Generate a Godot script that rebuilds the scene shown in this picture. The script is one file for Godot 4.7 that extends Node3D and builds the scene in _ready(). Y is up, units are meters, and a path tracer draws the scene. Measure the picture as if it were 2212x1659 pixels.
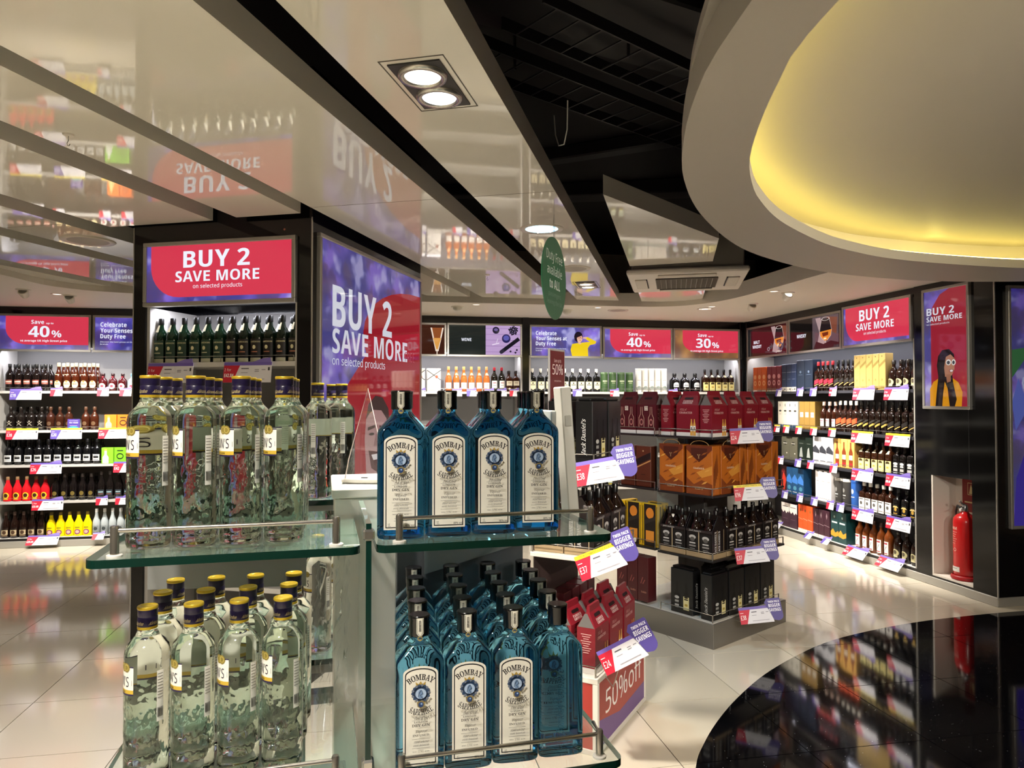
extends Node3D
# Duty free shop. Frames: local x runs right along a face, +z comes out of it towards the viewer.
const UPV := Vector3(0, 1, 0)
const ORD := ["first", "second", "third", "fourth", "fifth", "sixth", "seventh", "eighth", "ninth", "tenth", "eleventh", "twelfth"]
var FR: Transform3D    # the room: x along the back wall, -z into the depth
var FS: Transform3D    # the ceiling slats and the column
var FG: Transform3D    # the gondola in front
var FBW: Transform3D   # back wall, front plane of its shelving
var FRW: Transform3D   # right wall, x = -depth
var FRT: Transform3D   # wall that turns away at the right edge
var FCF: Transform3D   # column, front
var FCR: Transform3D   # column, right side, x = depth
var S1: Transform3D    # white promotion stand
var S2: Transform3D    # dark promotion stand
var taken := {}
var mats := {}
var texts := {}
var protos := {}
var meshes := {}
var fonts := {}
var cloud_tex: ImageTexture
var gold_tex: ImageTexture
var stone_tex: ImageTexture

func turn(deg: float, at := Vector3.ZERO) -> Transform3D:
	return Transform3D(Basis(UPV, deg_to_rad(deg)), at)

func tx(x: float, y: float, z: float, deg := 0.0) -> Transform3D:
	return turn(deg, Vector3(x, y, z))

# ---------------------------------------------------------------- mesh building
class MB:
	var st := SurfaceTool.new()
	func _init():
		st.begin(Mesh.PRIMITIVE_TRIANGLES)
	func tri(a: Vector3, b: Vector3, c: Vector3) -> void:   # counter-clockwise seen from outside
		st.add_vertex(a); st.add_vertex(c); st.add_vertex(b)
	func quad(a: Vector3, b: Vector3, c: Vector3, d: Vector3) -> void:
		tri(a, b, c); tri(a, c, d)
	func flat() -> void:
		st.set_smooth_group(-1)
	func smooth(n := 0) -> void:
		st.set_smooth_group(n)
	func box(c: Vector3, s: Vector3, b := 0.0, t := Transform3D()) -> MB:
		flat()
		var h := s / 2.0
		b = minf(b, minf(h.x, minf(h.y, h.z)) * 0.9)
		var ax := [Vector3(1, 0, 0), Vector3(0, 1, 0), Vector3(0, 0, 1)]
		var P := func(k: int, sx: int, sy: int, sz: int) -> Vector3:   # corner as seen by the face across axis k
			var v := Vector3(sx * (h.x - (b if k != 0 else 0.0)), sy * (h.y - (b if k != 1 else 0.0)), sz * (h.z - (b if k != 2 else 0.0)))
			return t * (c + v)
		for s1 in [-1, 1]:
			var f := [[P.call(0, s1, -1, -1), P.call(0, s1, 1, -1), P.call(0, s1, 1, 1), P.call(0, s1, -1, 1)],
				[P.call(1, -1, s1, -1), P.call(1, -1, s1, 1), P.call(1, 1, s1, 1), P.call(1, 1, s1, -1)],
				[P.call(2, -1, -1, s1), P.call(2, 1, -1, s1), P.call(2, 1, 1, s1), P.call(2, -1, 1, s1)]]
			for q in f:
				if s1 > 0: quad(q[0], q[1], q[2], q[3])
				else: quad(q[3], q[2], q[1], q[0])
		if b > 0.0:
			for s1 in [-1, 1]:
				for s2 in [-1, 1]:
					var e := [[P.call(0, s1, s2, -1), P.call(0, s1, s2, 1), P.call(1, s1, s2, 1), P.call(1, s1, s2, -1)],
						[P.call(1, -1, s1, s2), P.call(1, 1, s1, s2), P.call(2, 1, s1, s2), P.call(2, -1, s1, s2)],
						[P.call(2, s1, -1, s2), P.call(2, s1, 1, s2), P.call(0, s1, 1, s2), P.call(0, s1, -1, s2)]]
					for q in e:
						facing(q[0], q[1], q[2], q[3], t * c)
					for s3 in [-1, 1]:
						face3(P.call(0, s1, s2, s3), P.call(1, s1, s2, s3), P.call(2, s1, s2, s3), t * c)
		return self
	func facing(a: Vector3, b: Vector3, c: Vector3, d: Vector3, away: Vector3) -> void:
		if (b - a).cross(c - a).dot((a + b + c) / 3.0 - away) >= 0.0: quad(a, b, c, d)
		else: quad(d, c, b, a)
	func face3(a: Vector3, b: Vector3, c: Vector3, away: Vector3) -> void:
		if (b - a).cross(c - a).dot((a + b + c) / 3.0 - away) >= 0.0: tri(a, b, c)
		else: tri(a, c, b)
	func prism(poly: PackedVector2Array, lo: float, hi: float, t := Transform3D()) -> MB:   # polygon in x and z, upright walls
		flat()
		if Geometry2D.is_polygon_clockwise(poly): poly.reverse()   # counter-clockwise in (x, z)
		var ix := Geometry2D.triangulate_polygon(poly)
		for k in range(0, ix.size(), 3):
			var a := poly[ix[k]]; var b := poly[ix[k + 1]]; var c := poly[ix[k + 2]]
			if (b - a).cross(c - a) < 0.0:
				var q := b; b = c; c = q
			tri(t * Vector3(a.x, hi, a.y), t * Vector3(c.x, hi, c.y), t * Vector3(b.x, hi, b.y))
			tri(t * Vector3(a.x, lo, a.y), t * Vector3(b.x, lo, b.y), t * Vector3(c.x, lo, c.y))
		for k in poly.size():
			var a := poly[k]; var b := poly[(k + 1) % poly.size()]
			quad(t * Vector3(b.x, lo, b.y), t * Vector3(a.x, lo, a.y), t * Vector3(a.x, hi, a.y), t * Vector3(b.x, hi, b.y))
		return self
	func rings(rs: Array, closed := true, sharp := 0.75) -> MB:   # rings from bottom to top, each counter-clockwise seen from above
		var n: int = rs[0].size()
		var g := 1
		for k in rs.size() - 1:
			if k > 0:
				var a: Vector3 = (rs[k][0] - rs[k - 1][0]); var b: Vector3 = (rs[k + 1][0] - rs[k][0])
				if a.normalized().dot(b.normalized()) < sharp: g += 1
			smooth(g)
			for i in n:
				var j := (i + 1) % n
				quad(rs[k][i], rs[k][j], rs[k + 1][j], rs[k + 1][i])
		if closed:
			for e in [0, rs.size() - 1]:
				smooth(g + 5 + e)
				var m := Vector3.ZERO
				for v in rs[e]: m += v
				m /= n
				for i in n:
					var j := (i + 1) % n
					if e == 0: tri(m, rs[e][j], rs[e][i])
					else: tri(m, rs[e][i], rs[e][j])
		return self
	func lathe(prof: Array, seg := 24, at := Vector3.ZERO, ex := 2.0, zs := 1.0, closed := true, sharp := 0.75) -> MB:   # [[radius, height]]
		var rs := []
		for p in prof:
			var r := PackedVector3Array()
			for i in seg:
				var a := TAU * i / seg
				var q: float = p[0] * se(a, ex)
				r.append(at + Vector3(q * sin(a), p[1], q * cos(a) * zs))
			rs.append(r)
		return rings(rs, closed, sharp)
	static func se(a: float, ex: float) -> float:
		return 1.0 if ex == 2.0 else pow(pow(absf(cos(a)), ex) + pow(absf(sin(a)), ex), -1.0 / ex)
	func tube(path: Array, r: float, seg := 8) -> MB:
		var rs := []
		var up := Vector3(0.013, 1, 0.007)
		for k in path.size():
			var d: Vector3 = (path[mini(k + 1, path.size() - 1)] - path[maxi(k - 1, 0)]).normalized()
			var x := up.cross(d)
			if x.length() < 0.05: x = Vector3(1, 0, 0.01).cross(d)
			x = x.normalized()
			var y := d.cross(x)
			var ring := PackedVector3Array()
			for i in seg:
				var a := TAU * i / seg
				ring.append(path[k] + x * cos(a) * r + y * sin(a) * r)
			rs.append(ring)
		return rings(rs, true, -2.0)
	func done() -> ArrayMesh:
		st.generate_normals()
		st.index()
		return st.commit()

# ---------------------------------------------------------------- flat print: coloured shapes and lettering, one surface for each colour
class PB:
	var host
	var sts := {}
	var z := 0.0
	var glow := 0.0
	var bend = null
	func _init(h, g := 0.0, b = null):
		host = h; glow = g; bend = b
	func put(col: String, a: Vector2, b: Vector2, c: Vector2) -> void:
		if not sts.has(col):
			sts[col] = SurfaceTool.new()
			sts[col].begin(Mesh.PRIMITIVE_TRIANGLES)
			sts[col].set_smooth_group(-1 if bend == null else 0)
		if (b - a).cross(c - a) < 0.0:
			var q := b; b = c; c = q
		if bend != null:   # bent print follows the curve: split wide triangles
			var e := [absf(b.x - a.x), absf(c.x - b.x), absf(a.x - c.x)]
			var w: float = e.max()
			if w > 0.011:
				if e[0] == w: put(col, a, (a + b) / 2, c); put(col, (a + b) / 2, b, c)
				elif e[1] == w: put(col, b, (b + c) / 2, a); put(col, (b + c) / 2, c, a)
				else: put(col, c, (c + a) / 2, b); put(col, (c + a) / 2, a, b)
				return
		for p in [a, c, b]:
			sts[col].add_vertex(bend.call(p.x, p.y, z) if bend != null else Vector3(p.x, p.y, z))
	func up() -> void:
		z += 0.00025
	func poly(pts: Array, col: String) -> PB:
		up()
		var pk := PackedVector2Array()
		for p in pts: pk.append(p if p is Vector2 else Vector2(p[0], p[1]))
		var ix := Geometry2D.triangulate_polygon(pk)
		for k in range(0, ix.size(), 3): put(col, pk[ix[k]], pk[ix[k + 1]], pk[ix[k + 2]])
		return self
	func rect(x: float, y: float, w: float, h: float, col: String) -> PB:   # x, y: the middle
		up()
		var n := 1 if bend == null else 10
		for i in n:
			var x0 := x - w / 2 + w * i / n; var x1 := x - w / 2 + w * (i + 1) / n
			put(col, Vector2(x0, y - h / 2), Vector2(x1, y - h / 2), Vector2(x1, y + h / 2))
			put(col, Vector2(x0, y - h / 2), Vector2(x1, y + h / 2), Vector2(x0, y + h / 2))
		return self
	func ell(x: float, y: float, rx: float, ry: float, col: String, seg := 20, hole := 0.0) -> PB:
		up()
		for i in seg:
			var a := TAU * i / seg; var b := TAU * (i + 1) / seg
			var p := Vector2(x + rx * cos(a), y + ry * sin(a)); var q := Vector2(x + rx * cos(b), y + ry * sin(b))
			if hole > 0.0:
				var m := Vector2(x, y)
				put(col, m + (p - m) * hole, p, q); put(col, m + (p - m) * hole, q, m + (q - m) * hole)
			else: put(col, Vector2(x, y), p, q)
		return self
	func line(pts: Array, w: float, col: String) -> PB:
		up()
		for k in pts.size() - 1:
			var a := Vector2(pts[k][0], pts[k][1]); var b := Vector2(pts[k + 1][0], pts[k + 1][1])
			var s := (b - a).orthogonal().normalized() * w / 2
			put(col, a - s, b - s, b + s); put(col, a - s, b + s, a + s)
		return self
	# cap: height of the capitals; al: -1 from the left, 0 centred, 1 to the right; arc: radius of a bow (positive: ends hang down); wide: width the words must have
	func text(s: String, x: float, y: float, cap: float, col: String, al := 0, font := "b", wide := 0.0, slant := 0.0, arc := 0.0, rot := 0.0) -> PB:
		up()
		var v: PackedVector3Array = host.glyphs(s, font)
		if v.is_empty(): return self
		var lo := INF; var hi := -INF
		for p in v:
			lo = minf(lo, p.x); hi = maxf(hi, p.x)
		var k := cap / 0.714
		var kx := k if wide == 0.0 else wide / (hi - lo)
		var off := 0.0 if al < 0 else (hi - lo) * kx if al > 0 else (hi - lo) * kx / 2
		var pts := PackedVector2Array()
		for p in v:
			var q := Vector2((p.x - lo) * kx - off + p.y * k * slant, p.y * k)
			if arc != 0.0:
				var a := q.x / arc
				q = Vector2(sin(a) * (arc + q.y), cos(a) * (arc + q.y) - arc)
			pts.append(Vector2(x, y) + q.rotated(rot))
		for i in range(0, pts.size(), 3): put(col, pts[i], pts[i + 1], pts[i + 2])
		return self
	func done() -> ArrayMesh:
		var m := ArrayMesh.new()
		for c in sts:
			sts[c].generate_normals()
			m = sts[c].commit(m)
			m.surface_set_material(m.get_surface_count() - 1, host.ink(c, glow))
		return m

func glyphs(s: String, font: String) -> PackedVector3Array:   # triangles of the words at font size 1, on the baseline
	var key := font + s
	if not texts.has(key):
		if not fonts.has(font):
			var f := SystemFont.new()
			f.font_names = PackedStringArray(["Droid Serif" if font[0] == "s" else "Droid Sans"])
			f.font_weight = 700 if font.ends_with("b") else 400
			fonts[font] = f
		var tm := TextMesh.new()
		tm.font = fonts[font]; tm.text = s; tm.font_size = 64; tm.pixel_size = 1.0 / 64.0; tm.depth = 0.0; tm.curve_step = 3.0
		tm.horizontal_alignment = HORIZONTAL_ALIGNMENT_LEFT; tm.vertical_alignment = VERTICAL_ALIGNMENT_BOTTOM
		var out := PackedVector3Array()
		var a := tm.get_mesh_arrays()
		if a.size() and a[Mesh.ARRAY_VERTEX] != null:
			var v: PackedVector3Array = a[Mesh.ARRAY_VERTEX]
			if a[Mesh.ARRAY_INDEX] != null and a[Mesh.ARRAY_INDEX].size():
				for i in a[Mesh.ARRAY_INDEX]: out.append(v[i])
			else: out = v
		var d: float = fonts[font].get_descent(64) / 64.0
		for i in out.size(): out[i].y -= d
		texts[key] = out
	return texts[key]

# ---------------------------------------------------------------- materials
func mt(col: String, rough := 0.5, metal := 0.0, spec := 0.5) -> StandardMaterial3D:
	var key := "%s/%s/%s/%s" % [col, rough, metal, spec]
	if not mats.has(key):
		var m := StandardMaterial3D.new()
		m.albedo_color = Color(col); m.roughness = rough; m.metallic = metal; m.metallic_specular = spec
		mats[key] = m
	return mats[key]

func ink(col: String, glow: float) -> StandardMaterial3D:
	return lit(col, glow) if glow > 0.0 else mt(col, 0.45)

func lit(col: String, energy: float, tex: Texture2D = null, rough := 0.04) -> StandardMaterial3D:
	var key := "lit%s/%s/%s" % [col, energy, tex]
	if not mats.has(key):
		var m := StandardMaterial3D.new()
		m.albedo_color = Color(col).darkened(0.6); m.roughness = rough; m.metallic_specular = 0.5
		m.emission_enabled = true; m.emission = Color(col); m.emission_energy_multiplier = energy
		if tex:
			m.emission_texture = tex; m.emission_operator = BaseMaterial3D.EMISSION_OP_MULTIPLY
		mats[key] = m
	return mats[key]

func pane(col: String, alpha: float, rough := 0.02) -> StandardMaterial3D:
	var key := "pane%s/%s" % [col, alpha]
	if not mats.has(key):
		var m := StandardMaterial3D.new()
		m.albedo_color = Color(col, alpha); m.roughness = rough; m.metallic_specular = 0.5
		m.transparency = BaseMaterial3D.TRANSPARENCY_ALPHA
		mats[key] = m
	return mats[key]

func glass(col: String, bent: float, alpha := 0.0) -> StandardMaterial3D:
	var key := "glass%s/%s/%s" % [col, bent, alpha]
	if not mats.has(key):
		var m := StandardMaterial3D.new()
		m.albedo_color = Color(col, alpha); m.roughness = 0.0; m.metallic_specular = 0.5
		m.transparency = BaseMaterial3D.TRANSPARENCY_ALPHA
		m.refraction_enabled = true; m.refraction_scale = bent
		mats[key] = m
	return mats[key]

# ---------------------------------------------------------------- nodes
func numbered(called: String) -> String:
	taken[called] = taken.get(called, -1) + 1
	return called if taken[called] == 0 else "%s_%03d" % [called, taken[called]]

func tag(o: Node3D, label: String, category: String, group := "") -> Node3D:
	o.set_meta("label", label); o.set_meta("category", category)
	if group: o.set_meta("group", group)
	return o

func thing(called: String, label: String, category: String, at: Transform3D, group := "") -> Node3D:
	var o := Node3D.new()
	o.name = numbered(called)
	add_child(o)
	o.transform = at
	return tag(o, label, category, group)

func part(parent: Node3D, called: String, mesh: Mesh, m: Material = null, at := Transform3D()) -> MeshInstance3D:
	var o := MeshInstance3D.new()
	o.name = called; o.mesh = mesh; o.transform = at
	if m:
		for k in mesh.get_surface_count(): o.set_surface_override_material(k, m)
	parent.add_child(o, true)
	return o

func solo(called: String, mesh: Mesh, m: Material, at: Transform3D, label: String, category: String, group := "") -> MeshInstance3D:
	var o := part(self, numbered(called), mesh, m, at)
	tag(o, label, category, group)
	return o

func struct(called: String, mesh: Mesh, m: Material, at := Transform3D()) -> MeshInstance3D:
	var o := part(self, called, mesh, m, at)
	o.set_meta("kind", "structure")
	return o

func bx(x0: float, x1: float, y0: float, y1: float, z0: float, z1: float, b := 0.0) -> ArrayMesh:
	var key := "bx%.4f,%.4f,%.4f,%.4f,%.4f,%.4f,%.4f" % [x0, x1, y0, y1, z0, z1, b]
	if not meshes.has(key):
		meshes[key] = MB.new().box(Vector3(x0 + x1, y0 + y1, z0 + z1) / 2, Vector3(x1 - x0, y1 - y0, z1 - z0).abs(), b).done()
	return meshes[key]

func sheet(w: float, h: float) -> ArrayMesh:   # a printed face with texture coordinates, facing +z
	var st := SurfaceTool.new()
	st.begin(Mesh.PRIMITIVE_TRIANGLES)
	var c := [Vector2(0, 0), Vector2(1, 0), Vector2(1, 1), Vector2(0, 1)]
	for i in [0, 2, 1, 0, 3, 2]:
		st.set_uv(Vector2(c[i].x * w, (1 - c[i].y) * h)); st.set_normal(Vector3(0, 0, 1))
		st.add_vertex(Vector3((c[i].x - 0.5) * w, (c[i].y - 0.5) * h, 0))
	st.index()
	return st.commit()

func ordinal(i: int) -> String:
	return ORD[i] if i < 12 else "%dth" % (i + 1)

# a light of a lamp, screen or panel: looks along local -z of its transform
func spot(parent: Node3D, at: Vector3, to: Vector3, energy: float, angle: float, col := "fff1dc", size := 0.05, blend := 0.6) -> void:
	var l := SpotLight3D.new()
	l.name = "beam"
	parent.add_child(l, true)
	l.look_at_from_position(at, to, Vector3(0, 0, 1) if absf((to - at).normalized().y) > 0.9 else UPV)
	l.light_color = Color(col); l.light_energy = energy; l.spot_angle = angle; l.spot_angle_attenuation = blend
	l.spot_range = 14.0; l.spot_attenuation = 2.0; l.light_size = size; l.shadow_enabled = true

func area(parent: Node3D, at: Transform3D, w: float, h: float, energy: float, col := "ffffff") -> void:
	var l := AreaLight3D.new()
	l.name = "glow_light"
	parent.add_child(l, true)
	l.transform = at
	l.area_size = Vector2(w, h); l.light_color = Color(col); l.light_energy = energy; l.area_range = 14.0; l.shadow_enabled = true

# ---------------------------------------------------------------- start
func _ready() -> void:
	setup()
	shell()
	ceilings()
	column()
	walls()
	gondola()
	stand_white()
	stand_dark()
	small_things()

func setup() -> void:
	var cam := Camera3D.new()
	cam.name = "camera"
	add_child(cam)
	cam.position = Vector3(0, 1.56, 0)
	cam.rotation_degrees = Vector3(1.14, 0, 0)
	cam.fov = 2.0 * rad_to_deg(atan(829.5 / 1533.0))
	cam.near = 0.05; cam.far = 60.0
	var we := WorldEnvironment.new()
	we.name = "world"
	var e := Environment.new()
	e.background_mode = Environment.BG_COLOR
	e.background_color = Color(0, 0, 0)
	e.ambient_light_source = Environment.AMBIENT_SOURCE_DISABLED
	e.tonemap_mode = Environment.TONE_MAPPER_LINEAR
	e.tonemap_exposure = 1.45
	e.sdfgi_enabled = true; e.ssao_enabled = true; e.ssil_enabled = true
	we.environment = e
	add_child(we)
	FR = turn(10.8); FS = turn(-13.0); FG = turn(14.7)
	FBW = FR * tx(0, 0, -8.25)
	FRW = FR * tx(4.56, 0, 0, -90)
	FRT = FR * tx(0, 0, -4.55)
	FCF = FS * tx(0, 0, -3.55)
	FCR = FS * tx(-1.95, 0, 0, 90)
	S1 = turn(-28.7, Vector3(0.37, 0, -3.118))
	S2 = turn(-50.0, Vector3(1.248, 0, -4.424))
	textures()

func textures() -> void:
	var n := FastNoiseLite.new()
	n.seed = 7; n.frequency = 0.012; n.fractal_octaves = 3
	var a := n.get_image(192, 192, false, false, true)
	n.seed = 21; n.frequency = 0.02
	var b := n.get_image(192, 192, false, false, true)
	var c := Image.create(192, 192, false, Image.FORMAT_RGB8)
	var g := Image.create(192, 192, false, Image.FORMAT_RGB8)
	for y in 192:
		for x in 192:
			var p := a.get_pixel(x, y).r; var q := b.get_pixel(x, y).r
			c.set_pixel(x, y, Color("2a2c9a").lerp(Color("8466e0"), clampf(p * 2.2 - 0.65, 0, 1)).lerp(Color("c4c2fa"), clampf((q - 0.58) * 3.4, 0, 0.8)).lerp(Color("4a2a6a"), clampf((0.40 - q) * 3.0, 0, 0.6)))
			g.set_pixel(x, y, Color("5a2c0c").lerp(Color("c08430"), clampf(p * 1.6 - 0.35, 0, 1)).lerp(Color("ffe3a0"), clampf((q - 0.68) * 4.0, 0, 1)))
	cloud_tex = ImageTexture.create_from_image(c)
	gold_tex = ImageTexture.create_from_image(g)
	var s := Image.create(1024, 1024, false, Image.FORMAT_RGB8)
	s.fill(Color("08080a"))
	var rng := RandomNumberGenerator.new()
	rng.seed = 5
	for i in 2600:
		var v := rng.randf()
		var col := Color("2a2c30").lerp(Color("e8ecf0"), v * v * v)
		s.set_pixel(rng.randi() % 1024, rng.randi() % 1024, col)
	for i in 170:
		s.fill_rect(Rect2i(rng.randi() % 1022, rng.randi() % 1022, 2, 2), Color("d8dde4"))
	stone_tex = ImageTexture.create_from_image(s)

func cat(pts: Array, per := 6, closed := false) -> PackedVector2Array:   # a smooth line through points
	var out := PackedVector2Array()
	var n := pts.size()
	for k in (n if closed else n - 1):
		var p := []
		for q in 4:
			var i: int = (k - 1 + q + n) % n if closed else clampi(k - 1 + q, 0, n - 1)
			p.append(Vector2(pts[i][0], pts[i][1]))
		for i in per: out.append(p[1].cubic_interpolate(p[2], p[0], p[3], float(i) / per))
	if not closed: out.append(Vector2(pts[n - 1][0], pts[n - 1][1]))
	return out

func flip(p: PackedVector2Array) -> PackedVector2Array:   # depth to -z
	var o := PackedVector2Array()
	for v in p: o.append(Vector2(v.x, -v.y))
	return o

# ---------------------------------------------------------------- floor, walls
func shell() -> void:
	var fl := struct("floor", bx(-6.2, 7.2, -0.2, -0.004, -8.9, 4.2), mt("1c1914", 0.8), FR)
	var edge := [[4.65, 4.44], [4.0, 4.40], [3.6, 4.34], [3.18, 4.236], [2.83, 4.11], [2.5, 3.93], [2.157, 3.70], [1.85, 3.44], [1.63, 3.22], [1.46, 3.02], [1.33, 2.83], [1.12, 2.4], [0.98, 1.9], [0.92, 1.3], [1.0, 0.6], [1.3, -0.1], [1.9, -0.8], [2.8, -1.3], [3.8, -1.5], [5.2, -1.4], [6.4, -0.6], [6.9, 0.8], [6.9, 2.6], [6.5, 3.9], [5.6, 4.40]]
	var dark := flip(cat(edge, 5, true))
	var creams := []
	for k in 3:
		var m := StandardMaterial3D.new()
		m.albedo_color = Color(["d2c9b6", "cdc4b0", "d6cdbb"][k]); m.roughness = 0.10; m.metallic_specular = 0.5
		creams.append(m)
	var granite := StandardMaterial3D.new()
	granite.albedo_texture = stone_tex; granite.roughness = 0.06; granite.metallic_specular = 0.5
	granite.uv1_triplanar = true; granite.uv1_world_triplanar = true; granite.uv1_scale = Vector3(0.8, 0.8, 0.8)
	var full := bx(-0.2978, 0.2978, -0.004, 0.0, -0.2978, 0.2978)
	var rest := [MB.new(), MB.new()]
	var count := [0, 0]
	for j in range(-13, 10):
		for i in range(-13, 11):
			var r0 := 1.28 + 0.6 * i; var d0 := 3.46 + 0.6 * j
			if r0 < -6.2 or r0 > 6.7 or d0 < -4.0 or d0 > 8.2: continue
			var q := PackedVector2Array([Vector2(r0 + 0.0022, -d0 - 0.0022), Vector2(r0 + 0.5978, -d0 - 0.0022), Vector2(r0 + 0.5978, -d0 - 0.5978), Vector2(r0 + 0.0022, -d0 - 0.5978)])
			var seen: bool = d0 > 2.2 and d0 < 8.0 and r0 > -4.4 and r0 < 4.2 and absf(r0 + 0.3 + 0.19 * d0 * -1.0) < 0.85 * d0 + 1.2
			var sets := [Geometry2D.clip_polygons(q, dark), Geometry2D.intersect_polygons(q, dark)]
			for k in 2:
				for pc in sets[k]:
					if pc.size() < 3: continue
					if not seen:
						rest[k].prism(pc, -0.004, 0.0)
						continue
					var m: Material = granite if k == 1 else creams[(i * 7 + j * 3 + 100) % 3]
					if sets[1 - k].is_empty():
						part(fl, "floor_tile", full, m, Transform3D(Basis(), Vector3(r0 + 0.3, 0, -d0 - 0.3)))
					else:
						part(fl, "floor_tile", MB.new().prism(pc, -0.004, 0.0).done(), m)
	part(fl, "cream_tiles_beyond", rest[0].done(), creams[0]).set_meta("kind", "stuff")
	part(fl, "black_tiles_beyond", rest[1].done(), granite).set_meta("kind", "stuff")
	var off := mt("d9d2c4", 0.6)
	var blk := mt("0b0b0d", 0.08)
	struct("wall_back", bx(-6.4, 5.2, 0, 3.4, -8.9, -8.66), off, FR)
	struct("wall_left", bx(-6.4, -6.2, 0, 3.4, -8.66, 4.2), off, FR)
	struct("wall_front", bx(-6.4, 7.4, 0, 3.4, 4.0, 4.2), off, FR)
	struct("wall_far_right", bx(7.2, 7.4, 0, 3.4, -4.9, 4.0), off, FR)
	struct("wall_right", bx(4.96, 5.2, 0, 3.4, -8.66, -4.9), mt("1a1a1c", 0.4), FR)
	struct("ceiling", bx(-6.4, 7.4, 3.4, 3.6, -8.9, 4.2), mt("0a0a0c", 0.8), FR)
	# black return wall at the right edge and the pier with the niche
	struct("wall_return", bx(4.962, 7.2, 0.07, 3.4, -0.34, 0.0), blk, FRT)
	struct("baseboard_return", bx(4.55, 7.2, 0, 0.07, -0.3, 0.004, 0.004), mt("a9a69e", 0.35, 0.3), FRT)
	var pier := struct("wall_pier", bx(-5.34, -4.55, 0.92, 3.4, -0.4, 0.0), blk, FRW)
	part(pier, "lower_panel", bx(-5.34, -4.55, 0.07, 0.085, -0.4, 0.0), blk)
	part(pier, "side_panel", bx(-5.34, -5.19, 0.085, 0.92, -0.4, 0.0), blk)
	part(pier, "side_panel", bx(-4.775, -4.55, 0.085, 0.92, -0.4, 0.0), blk)
	part(pier, "niche_back", bx(-5.19, -4.775, 0.085, 0.92, -0.4, -0.225), mt("d8d0c4", 0.6))
	part(pier, "niche_side", bx(-5.19, -5.175, 0.10, 0.92, -0.225, -0.002), mt("d8d0c4", 0.6))
	part(pier, "niche_floor", bx(-5.19, -4.775, 0.085, 0.10, -0.225, -0.002), mt("d8d0c4", 0.6))
	part(pier, "corner_strip", bx(-4.556, -4.546, 0.07, 2.52, -0.006, 0.003), mt("b8b6b2", 0.25, 0.8))
	part(pier, "panel_joint", bx(-4.80, -4.797, 0.92, 2.52, 0.0, 0.0012), mt("3a3a3c", 0.4))
	struct("baseboard_right", bx(-8.25, -4.546, 0, 0.07, -0.3, 0.004, 0.004), mt("a9a69e", 0.35, 0.3), FRW)
	struct("baseboard_back", bx(-6.2, 4.56, 0, 0.07, -0.3, 0.004, 0.004), mt("a9a69e", 0.35, 0.3), FBW)

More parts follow.
